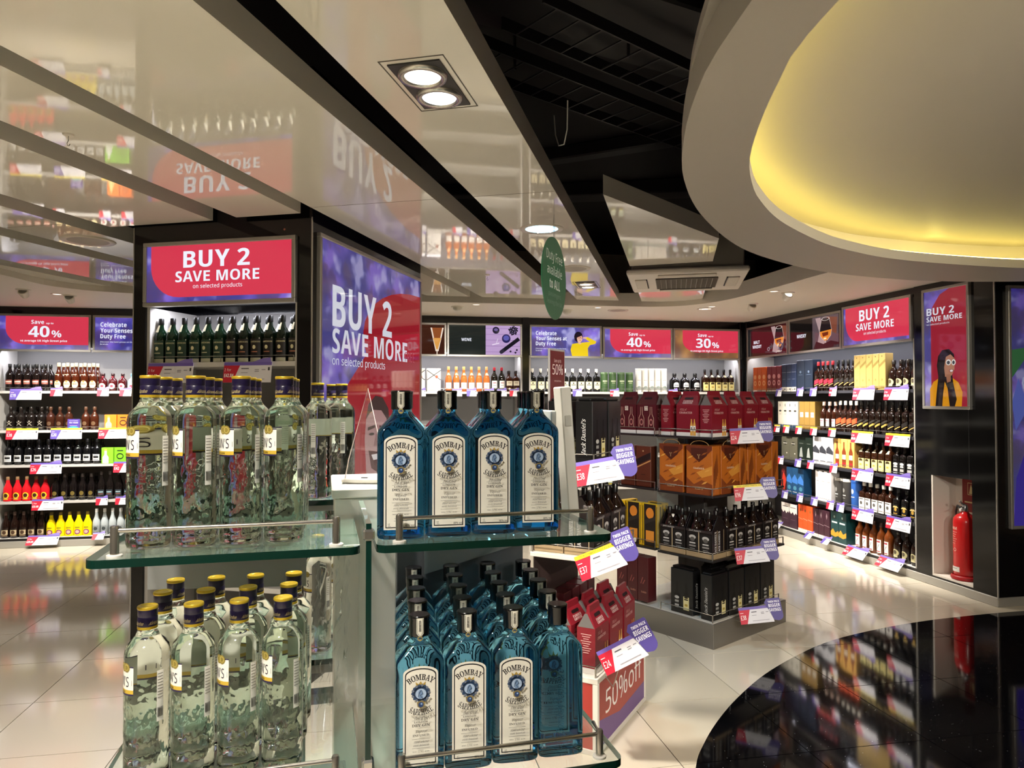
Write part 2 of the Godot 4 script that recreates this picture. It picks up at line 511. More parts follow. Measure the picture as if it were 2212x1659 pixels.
# ---------------------------------------------------------------- ceilings
func ceilings() -> void:
	var cream := mt("bdb6a9", 0.5)
	var gloss := StandardMaterial3D.new()
	gloss.albedo_color = Color("e4dfd1"); gloss.roughness = 0.035; gloss.metallic_specular = 0.62
	# soffit round the shelves
	var inner := cat([[-6.2, 3.7], [-4.6, 4.05], [-3.5, 4.9], [-2.92, 6.0], [-2.72, 6.72], [-2.15, 7.03], [-0.8, 7.10], [1.2, 7.08], [2.5, 7.06], [3.0, 6.98], [3.25, 6.72], [3.37, 6.3], [3.39, 5.6], [3.38, 4.9], [3.39, 4.5], [3.4, 4.27]], 6)
	var poly := PackedVector2Array(inner)
	for p in [[7.2, 4.27], [7.2, 8.66], [-6.2, 8.66]]: poly.append(Vector2(p[0], p[1]))
	struct("ceiling_soffit", MB.new().prism(flip(poly), 2.52, 2.66).done(), mt("ddd6c8", 0.55), FR)
	# glossy slats
	var slats := [[-0.985, -0.57, -3.0, 99], [-1.88, -1.19, -3.0, 99], [-2.39, -1.994, -3.0, 3.50], [-3.25, -2.56, -3.0, 3.53], [-3.88, -3.45, -3.0, 99], [-4.78, -4.08, -1.0, 99], [-5.55, -4.98, 1.6, 99], [-2.39, -1.994, 5.30, 99], [-0.345, 0.27, 6.55, 99]]
	var sn := ["beside the open black gap", "next to the column", "ending above the column sign", "wide, ending at the column", "narrow, passing left of the column", "wide, far left", "short, against the left fascia", "behind the column", "short, behind the air conditioner"]
	for k in slats.size():
		var s: Array = slats[k]
		var ends := []
		for x in [s[0], s[1]]:
			ends.append(minf(s[3], (7.0 + x * sin(deg_to_rad(23.8))) / cos(deg_to_rad(23.8))))
		var o := struct(numbered("ceiling_slat"), MB.new().prism(PackedVector2Array([Vector2(s[0], -s[2]), Vector2(s[1], -s[2]), Vector2(s[1], -ends[1]), Vector2(s[0], -ends[0])]), 2.57, 2.67).done(), gloss, FS)
		o.set_meta("label", "glossy cream ceiling slat " + sn[k])
		if k < 2 or k == 4:
			part(o, "joint_line", bx(s[0] + 0.002, s[1] - 0.002, 2.5690, 2.5702, -3.405, -3.403), mt("77705f", 0.7))
	var tp := struct(numbered("ceiling_slat"), MB.new().prism(PackedVector2Array([Vector2(-0.347, -3.51), Vector2(0.27, -4.65), Vector2(0.27, -5.42), Vector2(-0.339, -5.48)]), 2.57, 2.67).done(), gloss, FS)
	tp.set_meta("label", "glossy cream ceiling slat with slanted end beside the ring")
	# dropped ring with the yellow cove
	var outer := cat([[4.55, 4.02], [4.36, 4.109], [3.9, 4.20], [3.486, 4.198], [2.87, 4.062], [2.4, 3.833], [1.9, 3.465], [1.42, 2.915], [1.108, 2.43], [0.93, 2.04], [0.82, 1.72], [0.76, 1.45], [0.72, 1.0], [0.8, 0.4], [1.1, -0.3], [1.7, -0.9], [2.6, -1.3], [3.8, -1.4], [5.2, -1.0], [6.1, 0.0], [6.4, 1.5], [6.0, 3.0], [5.2, 3.75]], 6, true)
	var hole := cat([[4.25, 3.58], [3.909, 3.683], [3.348, 3.652], [2.9, 3.575], [2.6, 3.46], [2.265, 3.28], [1.81, 2.925], [1.508, 2.601], [1.335, 2.359], [1.216, 2.154], [1.098, 1.891], [0.999, 1.63], [0.931, 1.408], [0.9, 1.0], [1.0, 0.5], [1.3, -0.1], [1.9, -0.6], [2.7, -0.95], [3.8, -1.0], [5.0, -0.7], [5.75, 0.1], [6.0, 1.4], [5.6, 2.7], [4.9, 3.3]], 6, true)
	var mid := Vector2(3.3, 1.5)
	var ro := []; var ri := []; var rc := []; var rp := []
	var N := 144
	for i in N:
		var dir := Vector2(cos(TAU * i / N), sin(TAU * i / N))
		var a := hit(outer, mid, dir); var b := hit(hole, mid, dir)
		ro.append(Vector3(a.x, 0, -a.y)); ri.append(Vector3(b.x, 0, -b.y))
		var c := b + dir * 0.055; var e := b + dir * minf(0.20, (a - b).length() * 0.7)
		rc.append(Vector3(c.x, 0, -c.y)); rp.append(Vector3(e.x, 0, -e.y))
	var mb := MB.new()
	var lo := Vector3(0, 2.36, 0); var lip := Vector3(0, 2.412, 0); var top := Vector3(0, 2.535, 0); var hi := Vector3(0, 2.46, 0)
	for i in N:
		var j := (i + 1) % N
		mb.smooth(1); mb.facing(ro[i] + lo, ro[j] + lo, ri[j] + lo, ri[i] + lo, ri[i] + top)
		mb.smooth(2); mb.facing(ro[i] + lo, ro[j] + lo, ro[j] + hi, ro[i] + hi, Vector3(3.3, 2.5, -1.5))
		mb.smooth(3); mb.facing(ri[i] + lo, ri[j] + lo, ri[j] + lip, ri[i] + lip, ro[i] + lo)
		mb.smooth(4); mb.facing(ri[i] + lip, ri[j] + lip, rp[j] + lip, rp[i] + lip, ri[i] + lo)
		mb.smooth(5); mb.facing(rp[i] + lip, rp[j] + lip, rp[j] + top, rp[i] + top, ro[i] + top)
		mb.smooth(6); mb.facing(ro[i] + hi, ro[j] + hi, rp[j] + top, rp[i] + top, ro[i] + lo)
	var ring := struct("ceiling_ring", mb.done(), cream, FR)
	ring.set_meta("label", "cream oval dropped ceiling ring with yellow cove light")
	var pl := PackedVector2Array()
	for v in rp: pl.append(Vector2(v.x + (v.x - 3.3) * 0.02, v.z + (v.z + 1.5) * 0.02))
	part(ring, "recess_plate", MB.new().prism(pl, 2.535, 2.57).done(), cream)
	var led := MB.new()
	var path := []
	for i in N: path.append(rc[i] + Vector3(0, 2.421, 0))
	path.append(path[0])
	led.tube(path, 0.008, 6)
	var strip := part(ring, "cove_light_strip", led.done(), lit("ffe97a", 13.0))
	for i in range(0, N, 36):
		var om := OmniLight3D.new()
		om.name = "cove_light"
		strip.add_child(om, true)
		om.position = rc[i] + Vector3(0, 2.47, 0)
		om.light_color = Color("ffea80"); om.light_energy = 0.003; om.light_size = 0.03; om.omni_range = 8.0; om.shadow_enabled = true
	plenum()
	# lights in the slats
	double_downlight(-0.765, 2.155, "near double square downlight in the open-gap slat", 3.6)
	double_downlight(-0.768, 6.30, "far double square downlight in the open-gap slat", 2.4)
	double_downlight(-0.765, 0.2, "double square downlight overhead", 3.4)
	double_downlight(-1.55, -1.4, "double square downlight behind the viewer", 3.4)
	double_downlight(-2.95, 1.2, "double square downlight in the wide left slat", 1.1)
	double_downlight(-4.45, 2.2, "double square downlight in the far left slat", 0.9)
	round_light(FS, -0.775, 4.144, 2.57, 0.115, "bluish round glass downlight above the green sign", true, "bfeaff", 1.1)
	round_light(FS, -0.769, 5.479, 2.57, 0.115, "plain round cover plate in the slat behind green sign", false)
	round_light(FS, -3.67, 3.807, 2.57, 0.14, "large round speaker grille in the narrow left slat", false)
	for q in [[1.20, -0.20, "added fill spot in the ring behind the viewer"], [2.25, -0.98, "added fill spot at the rear of the ring"]]:  # unseen fill lamps, added to brighten the dark stand and the green sign
		var rt := thing("added_ring_spot", q[2], "spotlight", FR * tx(q[0], 2.36, -q[1]))
		part(rt, "ring", MB.new().lathe([[0.05, -0.004], [0.065, -0.004], [0.065, 0.0], [0.05, 0.0]], 20, Vector3.ZERO, 2.0, 1.0, false).done(), mt("e4ded2", 0.4))
		part(rt, "lamp_lens", MB.new().lathe([[0.001, -0.002], [0.05, -0.002], [0.05, 0.0]], 20).done(), lit("fff3e0", 1.5))
		spot(rt, FR * Vector3(q[0], 2.34, -q[1]), FR * Vector3(2.1, 0.9, -4.3), 8.0, 36.0, "fff6ea", 0.05, 1.0)
	# soffit fittings: lit spots wash the shelves
	var spots := [[3.464, 7.085, 1], [2.585, 7.376, 0], [0.828, 7.392, 2], [2.039, 7.48, 2], [-2.822, 7.27, 3], [-3.068, 6.944, 3], [3.748, 6.612, 3], [-3.83, 8.0, 2]]
	var sl := ["bright round downlight at the soffit corner", "flat round ceiling vent above the discount sign", "round smoke detector above the wine sign", "round smoke detector near the green oval sign", "white tilted spotlight above left bay sign", "white tilted spotlight at the left soffit edge", "white tilted spotlight near the soffit corner", "dark dome camera at the far left sign"]
	for k in spots.size():
		var s: Array = spots[k]
		if s[2] <= 1: round_light(FR, s[0], s[1], 2.52, 0.075 if s[2] == 1 else 0.1, sl[k], s[2] == 1, "fff3e0", 1.6)
		elif s[2] == 2:
			var t := thing("smoke_detector" if k < 7 else "dome_camera", sl[k], "detector" if k < 7 else "camera", FR * tx(s[0], 2.52, -s[1]))
			part(t, "base", MB.new().lathe([[0.001, -0.012], [0.062, -0.012], [0.066, -0.006], [0.066, 0.0]], 24).done(), mt("d8d4c8", 0.5))
			part(t, "dome", MB.new().lathe([[0.001, -0.05], [0.028, -0.045], [0.045, -0.03], [0.05, -0.012]], 24).done(), mt("cfcabd" if k < 7 else "202024", 0.4 if k < 7 else 0.1))
		else: spot_fitting(Vector3(s[0], 2.52, -s[1]), sl[k])
	spot_fitting(Vector3(3.672, 2.52, -5.854), "lit white spotlight above the right wall shelves")
	var beams := [[3.45, 6.9, 4.9, 6.6, 1.7], [3.5, 5.8, 4.9, 5.9, 1.6], [3.46, 7.08, 3.6, 8.6, 1.0], [2.3, 7.2, 2.4, 8.6, 1.0], [1.0, 7.2, 0.9, 8.6, 1.1], [-2.9, 7.2, -3.2, 8.6, 1.2], [-3.4, 6.8, -3.5, 8.6, 1.0], [-2.2, 7.2, -2.5, 8.6, 0.9]]
	for b in beams:
		var t := thing("recessed_spot", "recessed spot washing the " + ["right shelves, far", "right shelves, near", "spirits bay, right end", "spirits bay, left end", "wine bay", "left bay middle", "left bay edge", "left bay by column"][beams.find(b)], "light", FR * tx(b[0], 2.52, -b[1]))
		part(t, "ring", MB.new().lathe([[0.036, -0.004], [0.05, -0.004], [0.05, 0.0], [0.036, 0.0]], 20, Vector3.ZERO, 2.0, 1.0, false).done(), mt("e4ded2", 0.4))
		part(t, "lamp_lens", MB.new().lathe([[0.001, -0.002], [0.036, -0.002], [0.036, 0.0]], 20).done(), lit("fff3e0", 1.2))
		spot(t, FR * Vector3(b[0], 2.505, -b[1]), FR * Vector3(b[2], 0.75, -b[3]), b[4] * 4.4, 35.0, "fff8ee", 0.03, 0.8)

func hit(poly: PackedVector2Array, from: Vector2, dir: Vector2) -> Vector2:
	var best := from + dir * 0.5
	for k in poly.size():
		var p = Geometry2D.segment_intersects_segment(from, from + dir * 9.0, poly[k], poly[(k + 1) % poly.size()])
		if p != null: best = p
	return best

func double_downlight(x: float, d: float, label: String, energy: float) -> void:
	var at := FS * tx(x, 2.57, -d)
	var t := thing("double_downlight", label, "downlight", at)
	var fr := MB.new()
	for s in [-1, 1]:
		fr.box(Vector3(s * 0.102, -0.001, 0), Vector3(0.003, 0.002, 0.375)); fr.box(Vector3(0, -0.001, s * 0.187), Vector3(0.207, 0.002, 0.003))
	part(t, "trim_line", fr.done(), mt("5f5a50", 0.6))
	part(t, "housing", bx(-0.083, 0.083, -0.005, 0.0, -0.165, 0.165), mt("2c2b2a", 0.5))
	for s in [-1, 1]:
		var c := Vector3(0, -0.005, s * 0.08)
		var lamp := part(t, "lamp_ring", MB.new().lathe([[0.056, -0.004], [0.060, -0.010], [0.074, -0.010], [0.078, 0.0]], 28, c, 2.0, 1.0, false, 0.3).done(), mt("b9b5ad", 0.25, 0.8))
		part(lamp, "lamp_lens", MB.new().lathe([[0.001, -0.009], [0.03, -0.0085], [0.056, -0.004], [0.058, 0.0]], 28, c).done(), lit("fff1d8" if s > 0 else "ffffff", 3.0))

	var w := at * Vector3(0, -0.035, 0)
	spot(t, w, w + Vector3(0, -1, 0), energy * 2.0, 66.0, "fff6ea", 0.09, 1.0)

func round_light(f: Transform3D, x: float, d: float, y: float, r: float, label: String, on: bool, col := "ffffff", energy := 0.0) -> void:
	var t := thing("round_downlight" if on else "round_cover", label, "downlight" if on else "cover", f * tx(x, y, -d))
	part(t, "rim", MB.new().lathe([[r * 0.86, -0.004], [r * 1.1, -0.006], [r * 1.14, 0.0], [r * 0.86, 0.0]], 36, Vector3.ZERO, 2.0, 1.0, false, 0.3).done(), mt("c9c1b0", 0.3))
	part(t, "lamp_lens" if on else "plate", MB.new().lathe([[0.001, -0.003], [r * 0.86, -0.003], [r * 0.86, 0.0]], 36).done(), lit(col, 1.25) if on else mt("a59f92", 0.5))
	if on:
		if r > 0.1:
			for k in 7:
				var a := TAU * k / 7.0
				part(t, "glass_facet", bx(-0.003, 0.003, -0.007, -0.003, 0.01, r * 0.8), lit("ffffff", 1.6), turn(rad_to_deg(a)))
		var w := f * Vector3(x, y - 0.03, -d)
		spot(t, w, w + Vector3(0, -1, 0), energy, 60.0, col, 0.06, 1.0)

func spot_fitting(p: Vector3, label: String) -> void:
	var t := thing("ceiling_spotlight", label, "spotlight", FR * Transform3D(Basis(), p))
	part(t, "base", MB.new().lathe([[0.001, -0.01], [0.055, -0.01], [0.06, 0.0]], 24).done(), mt("e0dacd", 0.5))
	var b := Transform3D(Basis(Vector3(1, 0, 0), 0.9), Vector3(0, -0.03, -0.01))
	var head := part(t, "head", MB.new().lathe([[0.001, 0.04], [0.03, 0.04], [0.042, -0.02], [0.036, -0.024], [0.001, -0.02]].map(func(q): return [q[0], -q[1]]), 20).done(), mt("e0dacd", 0.45), b)
	part(head, "lamp_lens", MB.new().lathe([[0.001, -0.0255], [0.034, -0.0255], [0.034, -0.02]].map(func(q): return [q[0], -q[1]]), 20).done(), lit("fff6e8", 1.2) if label.begins_with("lit") else mt("8a867c", 0.3))

func plenum() -> void:
	var blk := mt("101012", 0.6); var steel := mt("2a2a2d", 0.5, 0.4)
	var names := ["dark duct crossing the open ceiling gap", "dark flat beam above the air conditioner", "dark beam over the open ceiling gap", "dark beam behind the column"]
	var bars := [[0.2, 3.3, 40, 4.0, 0.5, 0.3], [0.6, 6.2, 5, 3.6, 0.22, 0.12], [0.3, 4.9, -12, 3.2, 0.12, 0.1], [-1.6, 5.9, 12, 2.4, 0.12, 0.1]]
	for k in bars.size():
		var b: Array = bars[k]
		solo("ceiling_duct", bx(-b[3] / 2, b[3] / 2, 0, b[5], -b[4] / 2, b[4] / 2, 0.01), blk, FS * tx(b[0], 3.4 - b[5], -b[1], b[2]), names[k], "duct")
	for k in 2:
		var t := thing("cable_tray", ["black wire cable tray high in the open ceiling", "black wire cable tray near the ceiling ring"][k], "cable tray", FS * tx([0.05, 0.55][k], 3.02, -4.0, -38))
		part(t, "rails", MB.new().box(Vector3(-0.12, 0, 0), Vector3(0.008, 0.05, 3.6)).box(Vector3(0.12, 0, 0), Vector3(0.008, 0.05, 3.6)).done(), steel)
		var rungs := MB.new()
		for i in 30: rungs.box(Vector3(0, -0.022, -1.75 + i * 0.12), Vector3(0.24, 0.006, 0.006))
		part(t, "rungs", rungs.done(), steel)
		part(t, "hanger", bx(-0.004, 0.004, 0, 0.38, -1.2, -1.19), steel)
		part(t, "hanger", bx(-0.004, 0.004, 0, 0.38, 1.2, 1.21), steel)
	# air conditioner cassette
	var t := thing("air_conditioner", "white ceiling cassette air conditioner with dark grille", "air conditioner", FS * tx(0.087, 2.50, -5.99))
	var white := mt("d9d3c6", 0.45)
	part(t, "housing", bx(-0.42, 0.42, 0.05, 0.30, -0.42, 0.42, 0.01), mt("8e8a80", 0.5))
	part(t, "panel", bx(-0.455, 0.455, 0.01, 0.05, -0.48, 0.48, 0.012), white)
	part(t, "grille_back", bx(-0.24, 0.24, 0.004, 0.01, -0.24, 0.24), mt("2a2926", 0.7))
	for k in 21:
		part(t, "grille_bar", bx(-0.24, 0.24, -0.001, 0.004, -0.24 + k * 0.024 - 0.003, -0.24 + k * 0.024 + 0.003), mt("8a8478", 0.5))
	for k in 13:
		part(t, "grille_rib", bx(-0.24 + k * 0.04 - 0.002, -0.24 + k * 0.04 + 0.002, -0.002, 0.003, -0.24, 0.24), mt("8a8478", 0.5))
	for s in [-1, 1]:
		part(t, "louvre", bx(s * 0.36 - 0.045, s * 0.36 + 0.045, 0.0, 0.01, -0.22, 0.22, 0.004), mt("c9c3b5", 0.5))
		part(t, "louvre", bx(-0.22, 0.22, 0.0, 0.01, s * 0.37 - 0.045, s * 0.37 + 0.045, 0.004), mt("c9c3b5", 0.5))
		part(t, "louvre_slot", bx(s * 0.312 - 0.005, s * 0.312 + 0.005, 0.004, 0.0105, -0.22, 0.22), mt("24231f", 0.8))
		part(t, "louvre_slot", bx(-0.22, 0.22, 0.004, 0.0105, s * 0.318 - 0.005, s * 0.318 + 0.005), mt("24231f", 0.8))
	for k in 2:
		solo("hanging_cable", MB.new().tube([Vector3(0, 0, 0), Vector3(0.01, -0.10, 0.02), Vector3(0.03, -0.16, 0.05), Vector3(0.06, -0.17, 0.09), Vector3(0.08, -0.12, 0.13), Vector3(0.085, 0.0, 0.15)], 0.003, 6).done(), mt("d0ccc4" if k == 0 else "141414", 0.5), FS * tx([-0.54, -1.7][k], [2.86, 2.76][k], [-3.2, -6.0][k]), ["pale looped cable sticking out above the slat", "black cable looping below the slat behind column"][k], "cable")

# ---------------------------------------------------------------- light boxes
func light_box(label: String, f: Transform3D, x0: float, x1: float, y0: float, y1: float, z: float, design: String, bg: String, glow: float, called := "light_box_sign") -> Node3D:
	var w := x1 - x0; var h := y1 - y0
	var t := thing(called, label, "sign", f * tx((x0 + x1) / 2, (y0 + y1) / 2, z))
	var b := 0.024
	var fr := MB.new()
	for s in [-1, 1]:
		fr.box(Vector3(0, s * (h - b) / 2, -0.01), Vector3(w, b, 0.045), 0.003)
		fr.box(Vector3(s * (w - b) / 2, 0, -0.01), Vector3(b, h - 2 * b, 0.045), 0.003)
	part(t, "frame", fr.done(), mt("a9a6a0", 0.3, 0.55))
	part(t, "back_box", bx(-w / 2 + b, w / 2 - b, -h / 2 + b, h / 2 - b, -0.03, 0.002), mt("3a3a3c", 0.6))
	w -= 2 * b; h -= 2 * b
	var face_mat := lit("ffffff", glow * 0.8, cloud_tex) if bg == "cloud" else lit("ffffff", glow * 0.8, gold_tex) if bg == "gold" else lit(bg, glow)
	part(t, "display_face", sheet(w, h), face_mat, Transform3D(Basis(), Vector3(0, 0, 0.004)))
	var p := PB.new(self, glow)
	artwork(p, design, w, h)
	if p.sts.size(): part(t, "display_print", p.done(), null, Transform3D(Basis(), Vector3(0, 0, 0.0045)))
	return t

func sc(pts: Array, w: float, h: float, ox := 0.0, oy := 0.0) -> Array:
	return pts.map(func(q): return Vector2(q[0] * w + ox, q[1] * h + oy))

func blob(p: PB, w: float, h: float, left: float, bottom: float, turnx: float) -> void:   # red field with a rounded lower left corner
	var pts := [Vector2(w / 2, bottom * h), Vector2(w / 2, h / 2), Vector2(left * w, h / 2)]
	for i in 9:
		var a := PI * 0.5 * i / 8.0
		pts.append(Vector2(left * w + (1 - cos(a)) * turnx * w, 0.12 * h - (0.12 - bottom) * h * sin(a)))
	p.poly(pts, "d2364e")

func artwork(p: PB, kind: String, w: float, h: float) -> void:
	var wh := "eef2ff"
	match kind:
		"buy2":
			blob(p, w, h, -0.47, -0.42, 0.2)
			p.text("BUY 2", -0.01 * w, 0.10 * h, 0.29 * h, wh, 0, "b", 0.46 * w)
			p.text("SAVE MORE", -0.005 * w, -0.15 * h, 0.185 * h, wh, 0, "b", 0.58 * w)
			p.text("on selected products", 0, -0.27 * h, 0.07 * h, wh, 0, "r", 0.34 * w)
		"save40", "save30":
			blob(p, w, h, -0.42, -0.36, 0.24) if kind == "save40" else blob(p, w, h, -0.38, -0.30, 0.25)
			p.text("Save", -0.07 * w, 0.27 * h, 0.115 * h, wh, 0, "b", 0.14 * w)
			p.text("up to", 0.065 * w, 0.27 * h, 0.05 * h, wh, 0, "b", 0.08 * w)
			p.text(kind.substr(4), -0.055 * w, -0.13 * h, 0.33 * h, wh, 0, "b", 0.235 * w)
			p.text("%", 0.14 * w, -0.13 * h, 0.2 * h, wh, 0, "b", 0.11 * w)
			p.text("vs average UK High Street price", 0.0, -0.27 * h, 0.06 * h, wh, 0, "b", 0.52 * w)
		"celebrate":
			p.text("Celebrate", -0.44 * w, 0.22 * h, 0.13 * h, wh, -1, "b", 0.30 * w)
			p.text("Your Senses at", -0.44 * w, 0.04 * h, 0.13 * h, wh, -1, "b", 0.45 * w)
			p.text("Duty Free", -0.44 * w, -0.14 * h, 0.13 * h, wh, -1, "b", 0.29 * w)
			p.text("Discover the best prices on the best", -0.44 * w, -0.27 * h, 0.042 * h, wh, -1, "r", 0.44 * w)
			p.text("brands", -0.44 * w, -0.34 * h, 0.042 * h, wh, -1, "r", 0.09 * w)
			woman_yellow(p, 0.20 * w, -0.5 * h, h * 0.92)
			p.ell(0.41 * w, 0.26 * h, 0.09 * h, 0.09 * h, "8f7cf0", 20, 0.85)
			p.text("@", 0.41 * w, 0.22 * h, 0.08 * h, "8f7cf0", 0, "r")
		"champagne":
			for s in [-0.5, 0.06, 0.40]:
				var x: float = s * w
				p.poly([[x - 0.09 * w, 0.40 * h], [x + 0.09 * w, 0.40 * h], [x + 0.02 * w, -0.40 * h], [x - 0.02 * w, -0.40 * h]], "e9d8c8")
				p.poly([[x - 0.07 * w, 0.40 * h], [x + 0.07 * w, 0.40 * h], [x + 0.01 * w, -0.34 * h], [x - 0.01 * w, -0.34 * h]], "8a4a24")
				p.poly([[x - 0.055 * w, 0.05 * h], [x + 0.055 * w, 0.05 * h], [x + 0.01 * w, -0.34 * h], [x - 0.01 * w, -0.34 * h]], "d99a4a")
				p.rect(x, -0.44 * h, 0.012 * w, 0.12 * h, "e9d8c8")
		"wine":
			p.rect(0.255 * w, 0, 0.49 * w, h, "b79ac8")
			for k in 5: p.rect(0.255 * w, (-0.4 + 0.2 * k) * h, 0.49 * w, 0.012 * h, "8a6aa0")
			p.text("WINE", -0.26 * w, -0.04 * h, 0.10 * h, wh, 0, "b", 0.14 * w)
			p.ell(0.155 * w, 0.34 * h, 0.12 * h, 0.12 * h, "1d1830"); p.ell(0.155 * w, 0.36 * h, 0.07 * h, 0.05 * h, "6a5a90")
			p.ell(0.30 * w, 0.06 * h, 0.15 * h, 0.15 * h, "2a2458"); p.ell(0.30 * w, 0.08 * h, 0.10 * h, 0.09 * h, "5a58a8")
			for k in 26:
				var a := k * 2.4
				p.ell((0.40 + 0.065 * sin(a) * sqrt(k / 26.0)) * w, (0.34 + 0.15 * cos(a) * sqrt(k / 26.0)) * h, 0.032 * h, 0.032 * h, "16121e" if k % 3 else "3a3450", 8)
			p.line([[0.22 * w, -0.42 * h], [0.48 * w, 0.06 * h]], 0.13 * h, "17141f"); p.line([[0.21 * w, -0.44 * h], [0.27 * w, -0.33 * h]], 0.09 * h, "2a2638")
			p.line([[0.10 * w, -0.16 * h], [0.20 * w, -0.10 * h]], 0.035 * h, "e2d4ea"); p.line([[0.155 * w, -0.13 * h], [0.18 * w, 0.05 * h]], 0.02 * h, "d8cce0")
			for q in [[0.36, -0.38], [0.43, -0.42], [0.45, -0.33]]: p.ell(q[0] * w, q[1] * h, 0.035 * h, 0.035 * h, "20182c", 10)
		"malt", "whisky":
			var x0 := 0.30 if kind == "malt" else 0.22
			if kind == "malt":
				p.poly([[-0.38 * w, -0.5 * h], [0.5 * w, -0.5 * h], [0.5 * w, 0.5 * h], [-0.38 * w, 0.5 * h]], "3a1416")
				p.text("MALT", -0.26 * w, -0.06 * h, 0.11 * h, wh, 0, "b", 0.16 * w); p.text("WHISKY", -0.25 * w, -0.22 * h, 0.11 * h, wh, 0, "b", 0.24 * w)
			else:
				p.text("WHISKY", -0.25 * w, -0.08 * h, 0.11 * h, wh, 0, "b", 0.20 * w)
				p.rect(0.23 * w, 0, 0.50 * w, h * 0.98, "5a4a50")
			var gx := (x0 + 0.02) * w
			p.poly(sc([[-0.20, 0.46], [-0.10, 0.46], [0.02, -0.2], [-0.06, -0.46], [-0.17, -0.40], [-0.12, 0.0]], w, h, gx), "a98f90")
			p.poly(sc([[0.02, 0.46], [0.22, 0.40], [0.20, -0.1], [0.10, 0.0]], w, h, gx), "7a4434")
			p.poly(sc([[-0.075, 0.40], [0.075, 0.40], [0.115, 0.04], [0.10, -0.12], [0.03, -0.26], [-0.03, -0.26], [-0.10, -0.12], [-0.115, 0.04]], w, h, gx), "241a1c")
			p.poly(sc([[-0.115, 0.02], [0.115, 0.06], [0.10, -0.12], [0.03, -0.26], [-0.03, -0.26], [-0.10, -0.12]], w, h, gx), "e0862e")
			p.poly(sc([[-0.07, -0.02], [0.05, 0.0], [0.05, -0.10], [-0.05, -0.14]], w, h, gx), "6a2a0c")
			p.ell(gx, 0.40 * h, 0.075 * w, 0.055 * h, "e8dcd4", 20, 0.86)
			p.line([[gx - 0.075 * w, 0.40 * h], [gx - 0.115 * w, 0.04 * h], [gx - 0.10 * w, -0.12 * h], [gx - 0.03 * w, -0.26 * h]], 0.012 * h, "d8c4bc")
			p.line([[gx + 0.075 * w, 0.40 * h], [gx + 0.115 * w, 0.04 * h], [gx + 0.10 * w, -0.12 * h], [gx + 0.03 * w, -0.26 * h]], 0.012 * h, "d8c4bc")
			p.rect(gx, -0.33 * h, 0.022 * w, 0.14 * h, "b8a098"); p.ell(gx, -0.41 * h, 0.07 * w, 0.03 * h, "cbb8ae", 16); p.ell(gx - 0.01 * w, -0.20 * h, 0.03 * w, 0.03 * h, "ffe8b8", 12)
			if kind == "malt":
				p.ell(0.06 * w, -0.30 * h, 0.09 * h, 0.07 * h, "8a7a84", 14, 0.5); p.ell(0.36 * w, -0.26 * h, 0.13 * h, 0.15 * h, "5a4a60", 14, 0.6)
			else:
				p.poly(sc([[-0.0, -0.49], [0.5, -0.49], [0.5, -0.36], [0.34, -0.28], [0.2, -0.36], [0.06, -0.26]], w, h), "2a1a1c")
		"tall_woman":
			p.poly(sc([[-0.34, -0.5], [0.5, -0.5], [0.5, 0.5], [0.1, 0.5], [-0.12, 0.46], [-0.30, 0.36], [-0.34, 0.2]], w, h), "a8283a")
			p.text("BUY 2", -0.44 * w, 0.29 * h, 0.062 * h, wh, -1, "b", 0.66 * w)
			p.text("SAVE MORE", -0.44 * w, 0.235 * h, 0.042 * h, wh, -1, "b", 0.84 * w)
			p.text("on selected products", -0.44 * w, 0.205 * h, 0.014 * h, wh, -1, "r", 0.55 * w)
			woman_hair(p, 0.02 * w, -0.5 * h, h * 0.5)
		"tall_purple":
			p.text("Save up to", -0.14 * w, 0.405 * h, 0.018 * h, wh, -1, "r", 0.44 * w)
			p.text("50%", -0.14 * w, 0.34 * h, 0.045 * h, wh, -1, "b", 0.5 * w)
			p.text("vs UK", -0.14 * w, 0.29 * h, 0.03 * h, wh, -1, "b", 0.4 * w)
			p.poly(sc([[-0.5, 0.12], [-0.3, 0.22], [0.1, 0.20], [0.5, 0.24], [0.5, 0.30], [-0.5, 0.24]], w, h), "3f7a4a")
			p.ell(0.02 * w, 0.10 * h, 0.40 * w, 0.085 * h, "3a2a90"); p.ell(0.02 * w, 0.10 * h, 0.40 * w, 0.085 * h, "c9cff5", 24, 0.94)
			p.poly(sc([[-0.42, 0.12], [-0.30, 0.0], [-0.46, -0.10], [-0.5, 0.02]], w, h), "6a78d8")
			p.poly(sc([[-0.3, -0.14], [0.5, -0.05], [0.5, -0.5], [-0.5, -0.5], [-0.46, -0.3]], w, h), "4a3ab0")
			p.ell(-0.1 * w, -0.20 * h, 0.2 * w, 0.05 * h, "7a4ac0"); p.ell(0.2 * w, -0.30 * h, 0.16 * w, 0.04 * h, "9a3a70")
		"tall_man":
			var pts := [Vector2(-0.30 * w, -0.5 * h), Vector2(0.5 * w, -0.5 * h), Vector2(0.5 * w, 0.34 * h)]
			for i in 11:
				var a := PI * i / 10.0 * 0.62
				pts.append(Vector2(0.5 * w - sin(a) * 0.62 * w * (1 - 0.1 * i / 10.0) - 0.01 * i * w, 0.22 * h + cos(a) * 0.21 * h))
			pts.append(Vector2(-0.30 * w, 0.02 * h))
			p.poly(pts, "a8202e")
			p.text("BUY 2", -0.415 * w, 0.222 * h, 0.137 * h, wh, -1, "b", 0.56 * w)
			p.text("SAVE MORE", -0.415 * w, 0.133 * h, 0.080 * h, wh, -1, "b", 0.745 * w)
			p.text("on selected products", -0.415 * w, 0.093 * h, 0.028 * h, wh, -1, "r", 0.485 * w)
			man_face(p, -0.01 * w, -0.17 * h, 0.31)
			p.text("FREE", 0.30 * w, 0.135 * h, 0.04 * h, "c45a6a", -1, "r")

